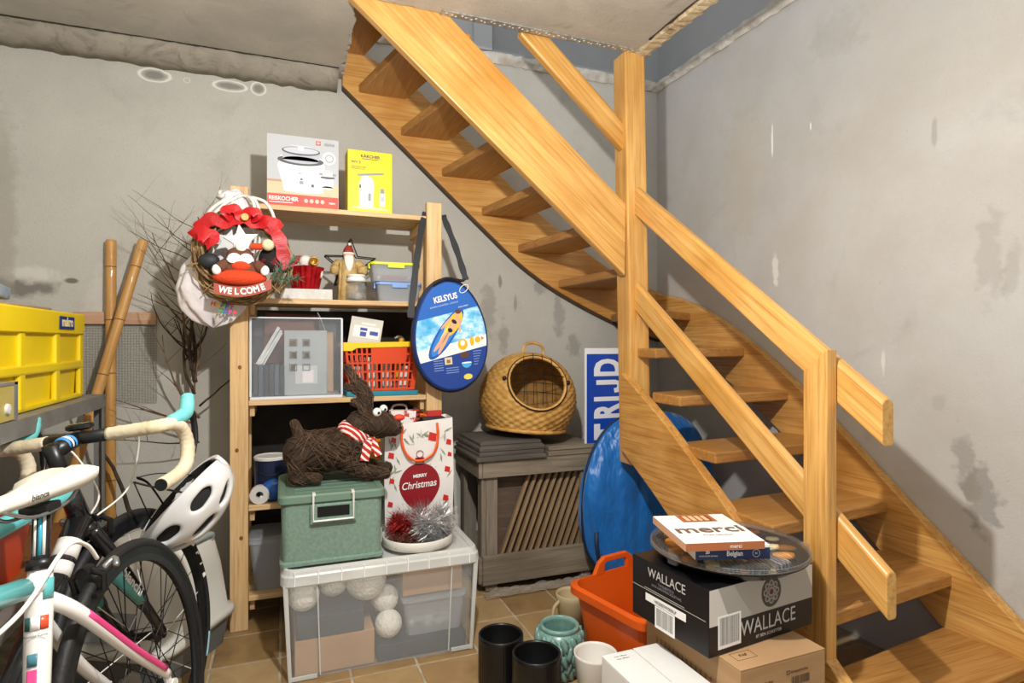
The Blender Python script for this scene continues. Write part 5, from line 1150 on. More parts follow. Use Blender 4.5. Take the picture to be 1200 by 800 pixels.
tag(b.build('cotton_pieces', m_fluff, t, smooth=True), kind='stuff')
# green storage box
m_grn = mat('sage_plastic', '6f8878', .5, col2='7c9385', nscale=90, lo=.4, hi=.6); m_grn2 = mat('sage_lid', '677f6f', .45)
gx0, gx1, gy0, gy1 = -.012, .332, 2.10, 2.47
t = thing('green_box', 'sage green lidded storage box standing on the clear box', 'storage box', ((gx0+gx1)/2, (gy0+gy1)/2, TOP))
w, d, h = gx1-gx0, gy1-gy0, .236
MB().loops([ring3(rrect(w-.004, d-.004, .02), 0), ring3(rrect(w-.004, d-.004, .02), .010), ring3(rrect(w-.022, d-.022, .02), .014), ring3(rrect(w-.012, d-.012, .025), h-.022)], cap1=True).build('tub', m_grn, t)
lid = MB().loops([ring3(rrect(w, d, .025), h-.030), ring3(rrect(w+.008, d+.008, .027), h-.026), ring3(rrect(w+.006, d+.006, .027), h-.006), ring3(rrect(w-.006, d-.006, .025), h), ring3(rrect(w-.04, d-.04, .02), h), ring3(rrect(w-.05, d-.05, .02), h-.004)], cap0=False).build('lid', m_grn2, t)
for k in range(6):
    y = -d/2+.05+k*.048; MB().box(-w/2+.05, w/2-.05, y, y+.010, h-.004, h-.001).build('lid_rib', m_grn2, lid)
m_hw = plain('dcdcd4', .4)
MB().tube([(-.065, -d/2-.012, h+.002), (-.065, -d/2-.012, h-.088), (.065, -d/2-.012, h-.088), (.065, -d/2-.012, h+.002)], .004, 8).build('clip_handle', m_hw, t)
MB().box(-.075, .075, -d/2-.007, -d/2+.010, h-.10, h-.034).build('handle_plate', m_grn, t, bevel=.003)
MB().box(-.052, .052, -d/2-.0095, -d/2-.0065, h-.076, h-.042).build('grip_hole', plain('0c0d0c', .9), t)
MB().box(-.068, -.058, -d/2-.013, -d/2+.012, h-.004, h+.004).build('hinge_lug', m_hw, t); MB().box(.058, .068, -d/2-.013, -d/2+.012, h-.004, h+.004).build('hinge_lug', m_hw, t)
GT = TOP+h+.001
# twig reindeer
m_tw = mat('dark_twig', '3d2c1e', .85, col2='251a12', nscale=60); m_tw2 = mat('twig_strand', '5e4733', .8, col2='38281b', nscale=40)
t = thing('twig_reindeer', 'dark twig reindeer with googly eyes lying on the green box', 'reindeer', (.150, 2.285, GT), -.05)
segs = [((-.085, 0, .105), (.075, 0, .115), .072, .070), ((-.085, 0, .155), (-.112, 0, .215), .020, .013), ((-.095, -.045, .09), (-.105, -.05, .030), .034, .024), ((-.105, -.05, .024), (-.035, -.055, .020), .022, .020), ((-.095, .045, .09), (-.105, .05, .030), .034, .024), ((-.105, .05, .024), (-.03, .055, .020), .022, .020),
        ((.07, -.04, .075), (.13, -.045, .035), .034, .024), ((.13, -.045, .035), (.205, -.048, .020), .024, .019), ((.07, .04, .08), (.14, .045, .040), .034, .024), ((.14, .045, .040), (.225, .048, .024), .024, .019),
        ((.075, 0, .14), (.120, 0, .205), .050, .040), ((.105, 0, .205), (.19, 0, .200), .042, .048), ((.19, 0, .200), (.245, 0, .185), .048, .030),
        ((.135, -.022, .235), (.130, -.03, .305), .024, .020), ((.130, -.03, .305), (.100, -.034, .365), .021, .016), ((.100, -.034, .365), (.072, -.036, .415), .016, .012), ((.118, -.032, .325), (.072, -.03, .345), .015, .012), ((.13, -.028, .278), (.096, -.024, .288), .018, .014),
        ((.140, .026, .235), (.150, .034, .300), .024, .019), ((.150, .034, .300), (.130, .038, .350), .019, .013)]
b = MB()
for p0, p1, r0, r1 in segs:
    p0, p1 = Vector(p0), Vector(p1); ax_ = (p1-p0).normalized(); n = 6
    P = [p0-ax_*r0*.9, p0-ax_*r0*.6, p0-ax_*r0*.25]+[p0.lerp(p1, k/4) for k in range(5)]+[p1+ax_*r1*.25, p1+ax_*r1*.6, p1+ax_*r1*.9]
    R = [r0*.35, r0*.78, r0*.97]+[r0+(r1-r0)*k/4 for k in range(5)]+[r1*.97, r1*.78, r1*.35]
    b.tube(P, R, 12)
body = b.build('body', m_tw, t, smooth=True)
md = body.modifiers.new('remesh', 'REMESH'); md.mode = 'VOXEL'; md.voxel_size = .006; md.use_smooth_shade = True
b = MB(); dr = random.Random(3)
for p0, p1, r0, r1 in segs:
    p0, p1 = Vector(p0), Vector(p1); ax_ = (p1-p0).normalized(); u = ax_.orthogonal().normalized(); v = ax_.cross(u); Ls = (p1-p0).length
    for k in range(int(26+Ls*max(r0, r1)*26000*.9)):
        s0 = dr.uniform(-.35, 1.2); a0 = dr.uniform(0, 6.283); pit = dr.choice((-1, 1))*dr.uniform(.4, 1.8); ln = dr.uniform(.25, .7)*(1 if Ls > .1 else 1.2); P = []
        off = dr.uniform(.99, 1.13)
        for j in range(6):
            s = s0+ln*j/5; rr = (r0+(r1-r0)*min(max(s, 0), 1))*off
            if s < 0: rr *= math.sqrt(max(.05, 1-(s*Ls/r0)**2)) if abs(s*Ls/r0) < 1 else .25
            if s > 1: rr *= math.sqrt(max(.05, 1-((s-1)*Ls/r1)**2)) if abs((s-1)*Ls/r1) < 1 else .25
            s = min(max(s, -r0/Ls*.95), 1+r1/Ls*.95); a = a0+pit*j/5
            P.append(p0+ax_*Ls*s+(u*math.cos(a)+v*math.sin(a))*(rr+.0015))
        if min(q.z for q in P) > .0025: b.tube(P, dr.uniform(.0009, .0017), 3, caps=False)
tag(b.build('twig_strands', m_tw2, t), kind='stuff')
m_eye = plain('efeee8', .25)
for x, y, z, r in ((.178, -.030, .247, .0165), (.205, .004, .255, .0155)):
    e = MB().sphere((x, y, z), r, 16, 12).build('eye', m_eye, t, smooth=True)
    MB().sphere((x+.004, y-r*.86, z-.001), r*.36, 10, 8, (1, .5, 1)).build('pupil', plain('101010', .2), e, smooth=True)
MB().sphere((.262, -.012, .222), .016, 14, 10, (1.35, 1, .8)).build('nose', mat('red_nose', 'd5432a', .6, bump=.4, bscale=120), t, smooth=True)
m_scf = mat('plaid_scarf', 'b5261f', .85, col2='e6d8cf', nscale=24, wave=('DIAGONAL', 1.5, 2), lo=.55, hi=.7)
def band(path, w_, nrm): return ribbon(path, w_, nrm)
c = Vector((.098, 0, .172)); ring_ = []
axn = Vector((.55, 0, .83)).normalized(); u = Vector((0, 1, 0)); v = axn.cross(u)
rg = [[tuple(c+axn*hh_+(u*math.cos(q)+v*math.sin(q))*rr) for q in [6.283*k/24 for k in range(24)]] for hh_, rr in ((-.020, .057), (-.008, .062), (.010, .059), (.020, .053))]
MB().loops(rg, True, False, False).build('scarf_wrap', m_scf, t, solid=.004, smooth=True)
MB().prism([(0, 0), (.032, .005), (.018, -.075), (-.014, -.072)], 0, .006, face_m((.128, -.064, .150), (1, -.1, 0), (.12, 0, 1))).build('scarf_tail', m_scf, t, bevel=.002); MB().prism([(0, 0), (.028, .005), (.055, -.06), (.03, -.068)], 0, .005, face_m((.140, -.050, .155), (1, -.1, 0), (0, .1, 1))).build('scarf_tail', m_scf, t, bevel=.002)
# gift bag
m_gb = mat('white_gift_paper', 'e6e2de', .4, col2='dbd6d1', nscale=7, bump=.15, bscale=6, bdist=.03)
t = thing('gift_bag', 'white christmas gift bag with red ornament print and orange ribbon handle', 'gift bag', (.508, 2.402, TOP), .02)
w, d, h = .272, .095, .425
b = MB()
rg = [ring3(rect(-w/2, -d/2, w/2, d/2), 0), ring3(rect(-w/2-.004, -d/2-.004, w/2+.004, d/2+.004), h*.5), [(-w/2, -d/2, h-.008), (w/2, -d/2, h+.012), (w/2, d/2, h+.016), (-w/2, d/2, h)], [(-w/2+.003, -d/2+.003, h-.008), (w/2-.003, -d/2+.003, h+.012), (w/2-.003, d/2-.003, h+.016), (-w/2+.003, d/2-.003, h)], ring3(rect(-w/2+.003, -d/2+.003, w/2-.003, d/2-.003), .003)]
b.loops(rg).build('bag_body', m_gb, t)
m_dred = plain('8a1620', .4); m_gre = mat('printed_fir', '6d7d62', .5, col2='a3ab93', nscale=60); pr = []
gr = random.Random(14)
for k in range(46):
    x = gr.choice((-1, 1))*gr.uniform(.085, .132); z = gr.uniform(.03, h-.03)
    if gr.random() < .3: x = gr.uniform(-.12, .12); z = gr.uniform(h-.075, h-.03)
    a = gr.uniform(0, 3.14); pr.append((gr.choice((m_gre, m_gre, plain('c9c6bf'))), [(x+dx*math.cos(a)-dz*math.sin(a), z+dx*math.sin(a)+dz*math.cos(a)) for dx, dz in ((-.020, 0), (0, .004), (.020, 0), (0, -.004))]))
pr = [p for p in pr if all(abs(q[0]) < w/2-.002 and 0.004 < q[1] < h-.02 for q in p[1])]
for x, z, r in ((-.115, .30, .014), (-.112, .20, .012), (.112, .23, .014), (.105, .115, .014), (.118, .34, .013), (-.118, .11, .012), (.05, .365, .02), (.122, .29, .010), (-.105, .36, .012)):
    if abs(x)+r*1.0 < w/2-.001: pr.append((plain('c4281f', .4), [(x-r*.8, z-r*.6), (x+r*.8, z-r), (x+r*.95, z+r*.5), (x-r*.5, z+r)]))
for k in range(40): 
    x, z = gr.uniform(-.09, .09), gr.uniform(.02, h-.05); pr.append((m_dred, ell(x, z, .0016, .0016, 6)))
R_ = .082; oc = (.0, .180)
pr += [(m_dred, [(oc[0]+R_*math.cos(a)*(1.0 if math.sin(a) > -.2 else (1-.25*(-math.sin(a)-.2))), oc[1]+R_*math.sin(a)*(1.0 if math.sin(a) > 0 else 1.25)) for a in [6.283*k/40 for k in range(40)]]), (m_dred, rect(-.018, .258, .018, .285)), (m_w, rect(-.016, .262, .016, .264)), (m_w, rect(-.016, .272, .016, .274))]
printed(t, front_m(0, -d/2-.0045, 0), pr, 'printed_front', .00004)
MB().tube([(.014*math.cos(a), 0, .299+.014*math.sin(a)) for a in [6.283*k/16 for k in range(16)]], .0013, 5, closed=True, m=Matrix.Translation((0, -d/2-.008, 0))).build('ornament_ring', m_dred, t)
text('Christmas', .040, m_w, t, face_m((-.002, -d/2-.0092, .178), (1, 0, .06), (0, 0, 1)), bold=.0004, sx=.86, shear=.2); text('MERRY', .018, m_w, t, face_m((.0, -d/2-.0092, .213), (1, 0, .06), (0, 0, 1)), bold=.0006)
m_orib = plain('e25a16', .4)
for s, yy in ((-1, -d/2-.007), (1, d/2-.01)):
    ribbon([(-.07, yy, h-.012), (-.072, yy-.006, h-.08), (-.045, yy-.014, h-.135), (.0, yy-.016, h-.150), (.05, yy-.014, h-.125), (.072, yy-.006, h-.07), (.070, yy, h-.005)] if s < 0 else [(-.07, yy, h-.01), (-.05, yy, h+.015), (.03, yy, h+.018), (.07, yy, h)], .010, (0, -1, 0)).build('ribbon_handle', m_orib, t, solid=.002, smooth=True)
m_wrap = mat('patterned_wrap', 'ddd6cf', .5, col2='b03a30', nscale=30, lo=.55, hi=.6); m_stp = mat('striped_red', 'a3201f', .5, col2='2a1a18', nscale=18, wave=('Z', 0, 1), lo=.45, hi=.55)
def held(name, label, mb, m, loc, rot=(0, 0, 0)): return tag(mb.build(name, m, None, loc=loc, rot=rot, bevel=.002), label, 'gift')
held('wrapped_gift', 'patterned wrapped present sticking out of the gift bag at left', MB().box(-.05, .05, -.028, .028, 0, .415), m_wrap, (.438, 2.405, TOP+.004+.05), (0, .03, 0))
o = tag(MB().lathe([(0, 0), (.0145, 0), (.0145, .46), (0, .46)], 16).build('paper_roll', m_stp, None, loc=(.505, 2.395, TOP+.004+.012), smooth=False), 'red tartan roll standing upright in the gift bag', 'roll')
held('dark_gift', 'dark folded bag inside the gift bag beside the roll', MB().box(-.05, .045, -.032, .032, 0, .432), plain('22242a', .5), (.578, 2.405, TOP+.004))
held('red_gift', 'red present behind the dark one in the gift bag', MB().box(-.032, .03, -.008, .008, 0, .455), plain('b52a22', .5), (.59, 2.4465-.004, TOP+.004))
# tray with tinsel
m_try = mat('white_enamel_tray', 'dcd9d0', .35)
TX, TY = .470, 2.206
tag(MB().lathe([(0, 0), (.122, 0), (.127, .003), (.130, .034), (.128, .036), (.125, .034), (.121, .006), (0, .005)], 48).build('round_tray', m_try, None, loc=(TX, TY, TOP), smooth=True), 'round white tray holding tinsel on the clear box', 'tray')
def tinsel(name, label, c, R, m, n, seed, squash=.75, m2=None):
    r = random.Random(seed); t = thing(name, label, 'tinsel', c); c = Vector((0, 0, 0))
    b = MB(); q = R*.55
    core = [(q*math.cos(a*1.0)*(1+.15*math.sin(5*a)), q*math.sin(a)*(1+.1*math.cos(3*a)), R*squash*.62+R*.28*math.sin(2.3*a)) for a in [6.283*3*k/90 for k in range(91)]]
    core = [(x, y, max(z, .012)) for x, y, z in core]
    b.tube(core, .003, 4); b.build('core_wire', m, t)
    b = MB()
    for k in range(n):
        p = Vector(core[r.randrange(91)]); d_ = Vector((r.gauss(0, 1), r.gauss(0, 1), r.gauss(.15, 1))).normalized(); e = p+d_*R*r.uniform(.35, .75)
        if e.z < .004: e.z = .004+r.uniform(0, .01)
        s = d_.orthogonal().normalized()*.0009; mid = (p+e)/2+Vector((r.uniform(-1, 1), r.uniform(-1, 1), r.uniform(-1, 1)))*R*.06
        b.add([p-s, p+s, mid+s, mid-s, e], [(0, 1, 2, 3), (3, 2, 4)])
    tag(b.build('tinsel_strands', m, t, fix=False), kind='stuff'); return t
m_tsil = mat('silver_tinsel', 'cfd0d2', .22, .85); m_tred = mat('red_tinsel', '9a1f1c', .3, .5); m_tbr = mat('brown_tinsel', '6a4038', .35, .5)
tinsel('tinsel_garland', 'silver tinsel garland coiled on the right of the white tray', (TX+.045, TY-.010, TOP+.006), .098, m_tsil, 3600, 5, .95)
tinsel('tinsel_garland', 'red tinsel tuft in the middle of the tray', (TX-.035, TY+.01, TOP+.006), .080, m_tred, 2000, 6, 1.15)
tinsel('tinsel_garland', 'brown tinsel tuft low at the left front of tray', (TX-.06, TY-.05, TOP+.006), .05, m_tbr, 900, 7, .6)
tinsel('tinsel_garland', 'silver tinsel tuft at the back left of the tray', (TX-.07, TY+.05, TOP+.006), .05, m_tsil, 800, 8, .9)

# ------------------------------------------------------------------ weathered crate with slats, slabs, cat basket
m_grw = wood('weathered_wood', '7a6f60', '92867496'[:6], .8, 1.0, '665c4f', 0); m_grwz = wood('weathered_wood_z', '7d7263', '93877a', .8, 1.0, '665c4f', 2); m_slw = wood('trellis_wood', '8a6f52', 'a08666', .75, 1.0, '6f5840', 0)
X0, X1, Y0, Y1 = .845, 1.375, 2.505, 2.88
t = thing('wooden_crate', 'weathered grey wooden crate with diagonal trellis slats inside', 'crate', ((X0+X1)/2, (Y0+Y1)/2, 0))
cc = Vector(t.location)
def cp(name, x0, x1, y0, y1, z0, z1, m, **k):
    o = MB().box(x0, x1, y0, y1, z0, z1).build(name, m, None, bevel=.002, **k); o.parent = t; o.matrix_parent_inverse = Matrix.Translation(-cc); return o
for x in (X0, X1-.055):
    for y in (Y0+.02, Y1-.04): cp('corner_post', x, x+.055, y, y+.022, .006, .592, m_grwz)
cp('corner_post', X0-.021, X0-.001, Y0+.02, Y0+.075, .03, .585, m_grwz); cp('corner_post', X0-.021, X0-.001, Y1-.08, Y1-.02, .03, .585, m_grwz)
cp('rail', X0-.02, X1, Y0, Y0+.019, .515, .592, m_grw); cp('rail', X0-.02, X1+.08, Y0, Y0+.019, .040, .168, m_grw)
cp('rail', X0-.02, X1, Y1-.018, Y1, .515, .592, m_grw); cp('rail', X0-.02, X1, Y1-.018, Y1, .040, .168, m_grw)
for z0, z1 in ((.515, .590), (.05, .16)):
    cp('side_rail', X0-.04, X0-.022, Y0, Y1, z0, z1, m_piney if False else m_grw); cp('side_rail', X1-.0, X1+.018, Y0+.06, Y1, z0, z1, m_grw)
cp('base_board', X0+.06, X1-.06, Y0+.045, Y1-.05, .03, .05, m_grw)
pn = MB(); sx0 = X0+.06
for k in range(14):
    x = sx0+.035*k; p0 = Vector((x-.01, Y0+.062, .055)); p1 = Vector((x+.185, Y0+.062, .555))
    if p1.x > X1+.02: 
        f = (X1+.02-p0.x)/(p1.x-p0.x)
        if f < .15: continue
        p1 = p0.lerp(p1, f)
    o = beam('slat', p0, p1, .014, .022, m_slw, None, up=(0, -1, 0), bevel=.002); o.parent = t; o.matrix_parent_inverse = Matrix.Translation(-cc)
cp('back_board', X0+.05, X1-.05, Y0+.09, Y0+.10, .06, .50, wood('dark_board', '57483a', '67574a', .8, 1, None, 0))
# plastic film on the floor in front of it
m_pfilm = mat('crumpled_film', 'cfcac0', .15, trans=.6, alpha=.45, ior=1.2, bump=.8, bscale=40, bdist=.02)
fr = random.Random(2)
tag(MB().grid(lambda u, v: (.82+.58*u, 2.44+.06*v, .010+.022*abs(math.sin(17*u+6*v))*abs(math.sin(9*u*v+3))), 50, 6).build('plastic_film', m_pfilm, None, solid=.001), 'crumpled clear plastic film on floor along the wooden crate', 'film')
# stacked slabs
m_slab2 = wood('dark_deck_slab', '55504a', '69635b', .75, 1.2, '45403b', 0); CT = .5925
zz = CT
for k, (x0, x1, y0, y1, hh_, rz, lb) in enumerate(((.790, 1.125, 2.485, 2.86, .020, 0, 'lowest and widest dark deck slab of the stack on the crate'), (.800, 1.115, 2.495, 2.855, .018, .02, 'second dark deck slab from the bottom of the stack'), (.805, 1.12, 2.50, 2.85, .024, .01, 'third dark deck slab from the bottom, under the top one'), (.815, 1.11, 2.515, 2.84, .016, .0, 'topmost dark deck slab, under the wicker cat basket'))):
    t = thing('deck_slab', lb, 'slab', ((x0+x1)/2, (y0+y1)/2, zz+.0005), rz, 'dark deck slabs'); w, d = x1-x0, y1-y0
    MB().loops([ring3(rect(-w/2, -d/2, w/2, d/2), 0), ring3(rect(-w/2, -d/2, w/2, d/2), hh_*.6), ring3(rect(-w/2+.012, -d/2+.012, w/2-.012, d/2-.012), hh_)]).build('slab', m_slab2, t, bevel=.0015)
    zz += hh_+.001
SLT = zz
for k, (x0, x1, y0, y1, z0, lb) in enumerate(((1.14, 1.40, 2.50, 2.86, CT, 'lower grey board right of the slab stack on the crate'), (1.15, 1.40, 2.52, 2.85, CT+.021, 'upper grey board right of slab stack on the crate'))):
    tag(MB().box(x0, x1, y0, y1, z0+.0005, z0+.020).build('deck_board', m_grw, None, bevel=.003), lb, 'board', 'boards right of the slabs')
# wicker cat basket
m_wk = mat('wicker', 'b5853f', .6, col2='cfa45c', nscale=30, bump=.3, bscale=90, bdist=.004, col3='8f6229', n3=(14, .55, .8)); m_wkd = mat('wicker_inside', 'b08548', .8, col2='94692f', nscale=30)
bc = Vector((1.098, 2.68, SLT+.002)); op = (onD(637, 432, 2.55)-(bc+Vector((0, 0, .19)))).normalized()
t = thing('cat_basket', 'round wicker cat basket with wire door on the slab stack', 'basket', bc+Vector((0, 0, .018)))
t.rotation_euler = (0, .085, 0)
prof = [(0, .0), (.10, .0), (.175, .004), (.192, .02), (.212, .06), (.228, .11), (.232, .155), (.224, .205), (.205, .255), (.174, .300), (.130, .337), (.078, .362), (.025, .372), (0, .373)]
def prof_at(v):
    P = [Vector((r_, z_, 0)) for r_, z_ in prof]; Ls = [0]
    for i in range(1, len(P)): Ls.append(Ls[-1]+(P[i]-P[i-1]).length)
    s = v*Ls[-1]
    for i in range(1, len(P)):
        if s <= Ls[i]+1e-9:
            k = (s-Ls[i-1])/(Ls[i]-Ls[i-1]); return P[i-1].lerp(P[i], k)
    return P[-1]
NA, NVv = 144, 84
cen = Vector((0, 0, .185))
pv = [prof_at(j/NVv) for j in range(NVv+1)]
def bpt(i, j, k=1.0, weave=True):
    p = pv[j]; a = 2*math.pi*i/NA; nrm_ = .0052*(math.sin(24*a+(math.pi if (j//2) % 2 else 0)) if weave else 0) + (.002 if j % 2 else -.001)*(1 if weave else 0)
    r_ = max(p.x*k+nrm_*min(1, p.x/.05), 0); return Vector((r_*math.cos(a), r_*math.sin(a), cen.z+(p.y-cen.z)*k))
def in_open(p, ang=.66): return (p-cen).normalized().dot(op) > math.cos(ang)
for nm, k, wv, mm in (('woven_shell', 1.0, True, m_wk), ('inner_lining', .955, False, m_wkd)):
    vs = [tuple(bpt(i, j, k, wv)) for j in range(NVv+1) for i in range(NA)]; fs = []
    for j in range(NVv):
        for i in range(NA):
            q = (bpt(i, j, k, False)+bpt((i+1) % NA, (j+1), k, False))/2
            if in_open(q): continue
            fs.append((j*NA+i, j*NA+(i+1) % NA, (j+1)*NA+(i+1) % NA, (j+1)*NA+i))
    MB().add(vs, fs).build(nm, mm, t, smooth=True, fix=True)
def surf_dir(dv):        # point on the shell in direction dv from the centre
    best = None; lo_, hi_ = 0.0, .4
    dv = dv.normalized(); h_ = math.hypot(dv.x, dv.y)
    for j in range(NVv):
        a0 = math.atan2(pv[j].y-cen.z, pv[j].x); a1 = math.atan2(pv[j+1].y-cen.z, pv[j+1].x); ad = math.atan2(dv.z, h_)
        if a0 <= ad <= a1:
            k = (ad-a0)/max(1e-6, a1-a0); p = pv[j].lerp(pv[j+1], k); return cen+dv*math.hypot(p.x, p.y-cen.z)
    return cen+dv*.2
ou = op.orthogonal().normalized(); ou = Vector((0, 0, 1)).cross(op).normalized(); ov = op.cross(ou)
rim_ = [surf_dir(op*math.cos(.67)+(ou*math.cos(q)+ov*math.sin(q))*math.sin(.67)) for q in [6.283*k/48 for k in range(48)]]
MB().tube(rim_, .0085, 8, closed=True).build('opening_rim', m_wk, t, smooth=True); MB().tube([cen+(p-cen)*1.03 for p in rim_], .004, 6, closed=True).build('door_ring', m_wire, t, smooth=True)
for s in (-.066, -.022, .022, .066):
    for (a, b_) in ((ou, ov), (ov, ou)):
        hw = math.sqrt(max(.0, 0.128**2-s*s)); c_ = cen+op*.185
        MB().tube([c_+a*s-b_*hw+op*-.004, c_+a*s+op*.016, c_+a*s+b_*hw+op*-.004], .0017, 5).build('door_wire', m_wire, t)
for sgn_ in (-1, 1):
    p = surf_dir(op*math.cos(.76)+ou*sgn_*math.sin(.76)); MB().sphere(p*1.01, .011, 8, 6).build('latch', m_blkp, t, smooth=True)
MB().tube(bez([Vector((-.055, -.02, .360)), Vector((-.045, -.02, .405)), Vector((0, -.02, .42)), Vector((.045, -.02, .405)), Vector((.055, -.02, .360))], 8), .007, 8).build('handle', m_wk, t, smooth=True)
MB().lathe([(.178, -.001), (.197, .004), (.197, .018), (.186, .016)], 60, fn=lambda a, z: 1+.012*math.sin(40*a)).build('base_braid', m_wk, t, smooth=True)

# ------------------------------------------------------------------ blue sign
m_sgb = mat('blue_enamel', '1740a0', .35, col2='1a48ae', nscale=4); m_sgw = mat('chipped_white', 'e3e4e6', .5)
t = thing('blue_sign', 'tall blue sign board with white capital letters behind the stair post', 'sign', (1.345, 2.533, .17))
sw, shh = .245, .918
MB().box(0, sw, 0, .008, 0, shh).build('board', m_sgw, t)
MB().box(.009, sw-.009, -.0012, 0, .009, shh-.028).build('blue_panel', m_sgb, t)
sm = face_m((.130, -.0018, shh-.045), (0, 0, 1), (-1, 0, 0))
for k, (ch_, z) in enumerate(zip('DJIRTSDEW', (.038, .125, .188, .250, .345, .438, .545, .640, .755))):
    if ch_ == 'J':
        hk = [(.030, .070), (.030, -.035), (.022, -.058), (.0, -.070), (-.020, -.066), (-.034, -.050), (-.036, -.030), (-.014, -.026), (-.010, -.042), (.0, -.046), (.006, -.040), (.006, .070)]
        MB().prism([(x*.95, y) for x, y in hk], 0, .0003).build('lettering', m_sgw, t, mw=sm @ Matrix.Translation((-z-.012, 0, 0))); continue
    text(ch_, .195, m_sgw, t, sm @ Matrix.Translation((-z-.012, 0, 0)), bold=.008, sx=.60)

# ------------------------------------------------------------------ blue bag under the stairs
m_bb = mat('blue_nylon', '1672c4', .38, col2='125fa8', nscale=4, bump=.7, bscale=7, bdist=.06, stretch=(1.6, 1, .7), sheen=.2)
t = thing('blue_bag', 'big shiny blue nylon bag slumped under the stairs', 'bag', (1.625, 2.40, 0))
def bagp(u, v):
    a = 2*math.pi*u; ph = math.pi*v; sx_ = abs(math.sin(ph))**.7
    wr_ = 1+.022*math.sin(6*a+9*v)+.015*math.sin(13*a-7*v)+.010*math.sin(23*a+17*v)
    cx_ = .345*sx_*math.copysign(abs(math.cos(a))**.8, math.cos(a))*wr_; cy_ = .085*sx_*math.copysign(abs(math.sin(a))**.8, math.sin(a))*wr_
    z = .395-.39*math.cos(ph)
    x = cx_*1.10*(1-.10*(z/.8)**2)+.015*(z/.8); y = cy_+.03*(z/.8)
    return (x, y, max(z-.0, .004))
MB().grid(bagp, 72, 40).build('bag_body', m_bb, t, smooth=True)
MB().tube([Vector(bagp(.5, .06+.86*k/24))*1.0+Vector((-.004, 0, 0)) for k in range(25)], .006, 6).build('piping', plain('0e2340', .6), t, smooth=True)
MB().tube(bez([(-.30, -.02, .30), (-.325, -.06, .22), (-.30, -.055, .10), (-.26, -.03, .04)], 8), .009, 6, flat=(1, .4)).build('carry_strap', plain('0e2340', .6), t)

# ------------------------------------------------------------------ orange tub with cleaning things
m_ot = mat('orange_tub_plastic', 'd85a14', .4, col2='cf5210', nscale=5)
A_ = Vector((.195, 2.075)); e1 = Vector((.55, -.835)).normalized(); e2 = Vector((.835, .55)).normalized(); l1, l2 = .375, .46
ctr = A_+e1*l1/2+e2*l2/2; wc_ = cw(ctr.x, ctr.y)
t = thing('orange_tub', 'bright orange plastic tub with a handle hole by the stairs', 'tub', wc_, rz_of(e2.x, e2.y))
# local x along e2 (l2), local y towards -e1 (handle side)
h = .278
def tubring(k, z, bump_=0.0):
    P = rrect(l2*k-.0, l1*k-.0, .06, 6); out = []
    for x, y in P: out.append((x, y, z))
    return out
MB().loops([tubring(.80, 0), tubring(.985, h-.01), tubring(1.03, h), tubring(1.035, h-.018), tubring(1.055, h-.020), tubring(1.055, h+.004), tubring(.975, h+.008), tubring(.965, h-.01), tubring(.785, .006)]).build('tub_body', m_ot, t, smooth=False)
hy_ = l1/2*1.02
hx0, hx1 = -.085, .065
hm = MB()
hp_ = [(hx0-.03, h), (hx0-.005, h+.045), (hx0+.02, h+.062), (hx1-.02, h+.062), (hx1+.005, h+.045), (hx1+.03, h)]
inn = [(hx0+.02, h+.006), (hx0+.022, h+.036), (hx0+.03, h+.042), (hx1-.03, h+.042), (hx1-.022, h+.036), (hx1-.02, h+.006)]
vs = [(x, y, z) for y in (hy_-.010, hy_+.008) for x, z in hp_+inn]; n = 6; fs = []
for o_ in (0, 12):
    for i in range(5): fs.append((o_+i, o_+i+1, o_+n+i+1, o_+n+i))
for i in range(5): fs.append((i, i+1, 12+i+1, 12+i)); fs.append((6+i, 6+i+1, 18+i+1, 18+i))
MB().add(vs, fs).build('handle', m_ot, t, bevel=.004)
def in_tub(s, q): p = A_+e1*s+e2*q; return cw(p.x, p.y)
TR = rz_of(e2.x, e2.y)
p = in_tub(.26, .30); t = thing('spray_bottle', 'white cleaning bottle with blue and pink label in the tub', 'bottle', (p.x, p.y, .012), TR)
MB().lathe([(0, 0), (.036, 0), (.038, .01), (.038, .12), (.028, .15), (.014, .165), (.014, .19), (.0, .19)], 20, sy=.7).build('bottle', plain('e3e3e6', .35), t, smooth=True)
MB().lathe([(.0385, .03), (.0387, .03), (.0387, .085), (.0385, .085)], 20, sy=.71).build('label', plain('2f86cf', .4), t); MB().lathe([(.0389, .085), (.0391, .085), (.0391, .11), (.0389, .11)], 20, sy=.71).build('label', plain('c93a8a', .4), t)
MB().lathe([(0, .19), (.017, .19), (.016, .215), (0, .218)], 14).build('cap', plain('efeff0', .4), t)
p = in_tub(.285, .155); t = thing('paste_jar', 'round jar with an orange lid and brown label in the tub', 'jar', (p.x, p.y, .012))
MB().lathe([(0, 0), (.048, 0), (.05, .006), (.05, .12), (.0, .122)], 28).build('jar', plain('d9c9ab', .45), t); MB().lathe([(.0503, .03), (.0506, .03), (.0506, .09), (.0503, .09)], 28).build('label', plain('a87b4c', .5), t)
MB().lathe([(0, .122), (.053, .122), (.054, .142), (.050, .148), (0, .149)], 28).build('lid', plain('e0951a', .4), t)
for s_, q_, sz, lb in ((.20, .14, (.07, .05, .13), 'white cardboard packet lying left of the orange lidded jar in tub'), (.315, .055, (.06, .05, .13), 'white packet in the front corner of the orange tub')):
    p = in_tub(s_, q_); tag(MB().box(-sz[0]/2, sz[0]/2, -sz[1]/2, sz[1]/2, 0, sz[2]).build('white_packet', plain('e6e4df', .5), None, loc=(p.x, p.y, .016), rot=(.05, .1, TR+.3), bevel=.004), lb, 'packet')

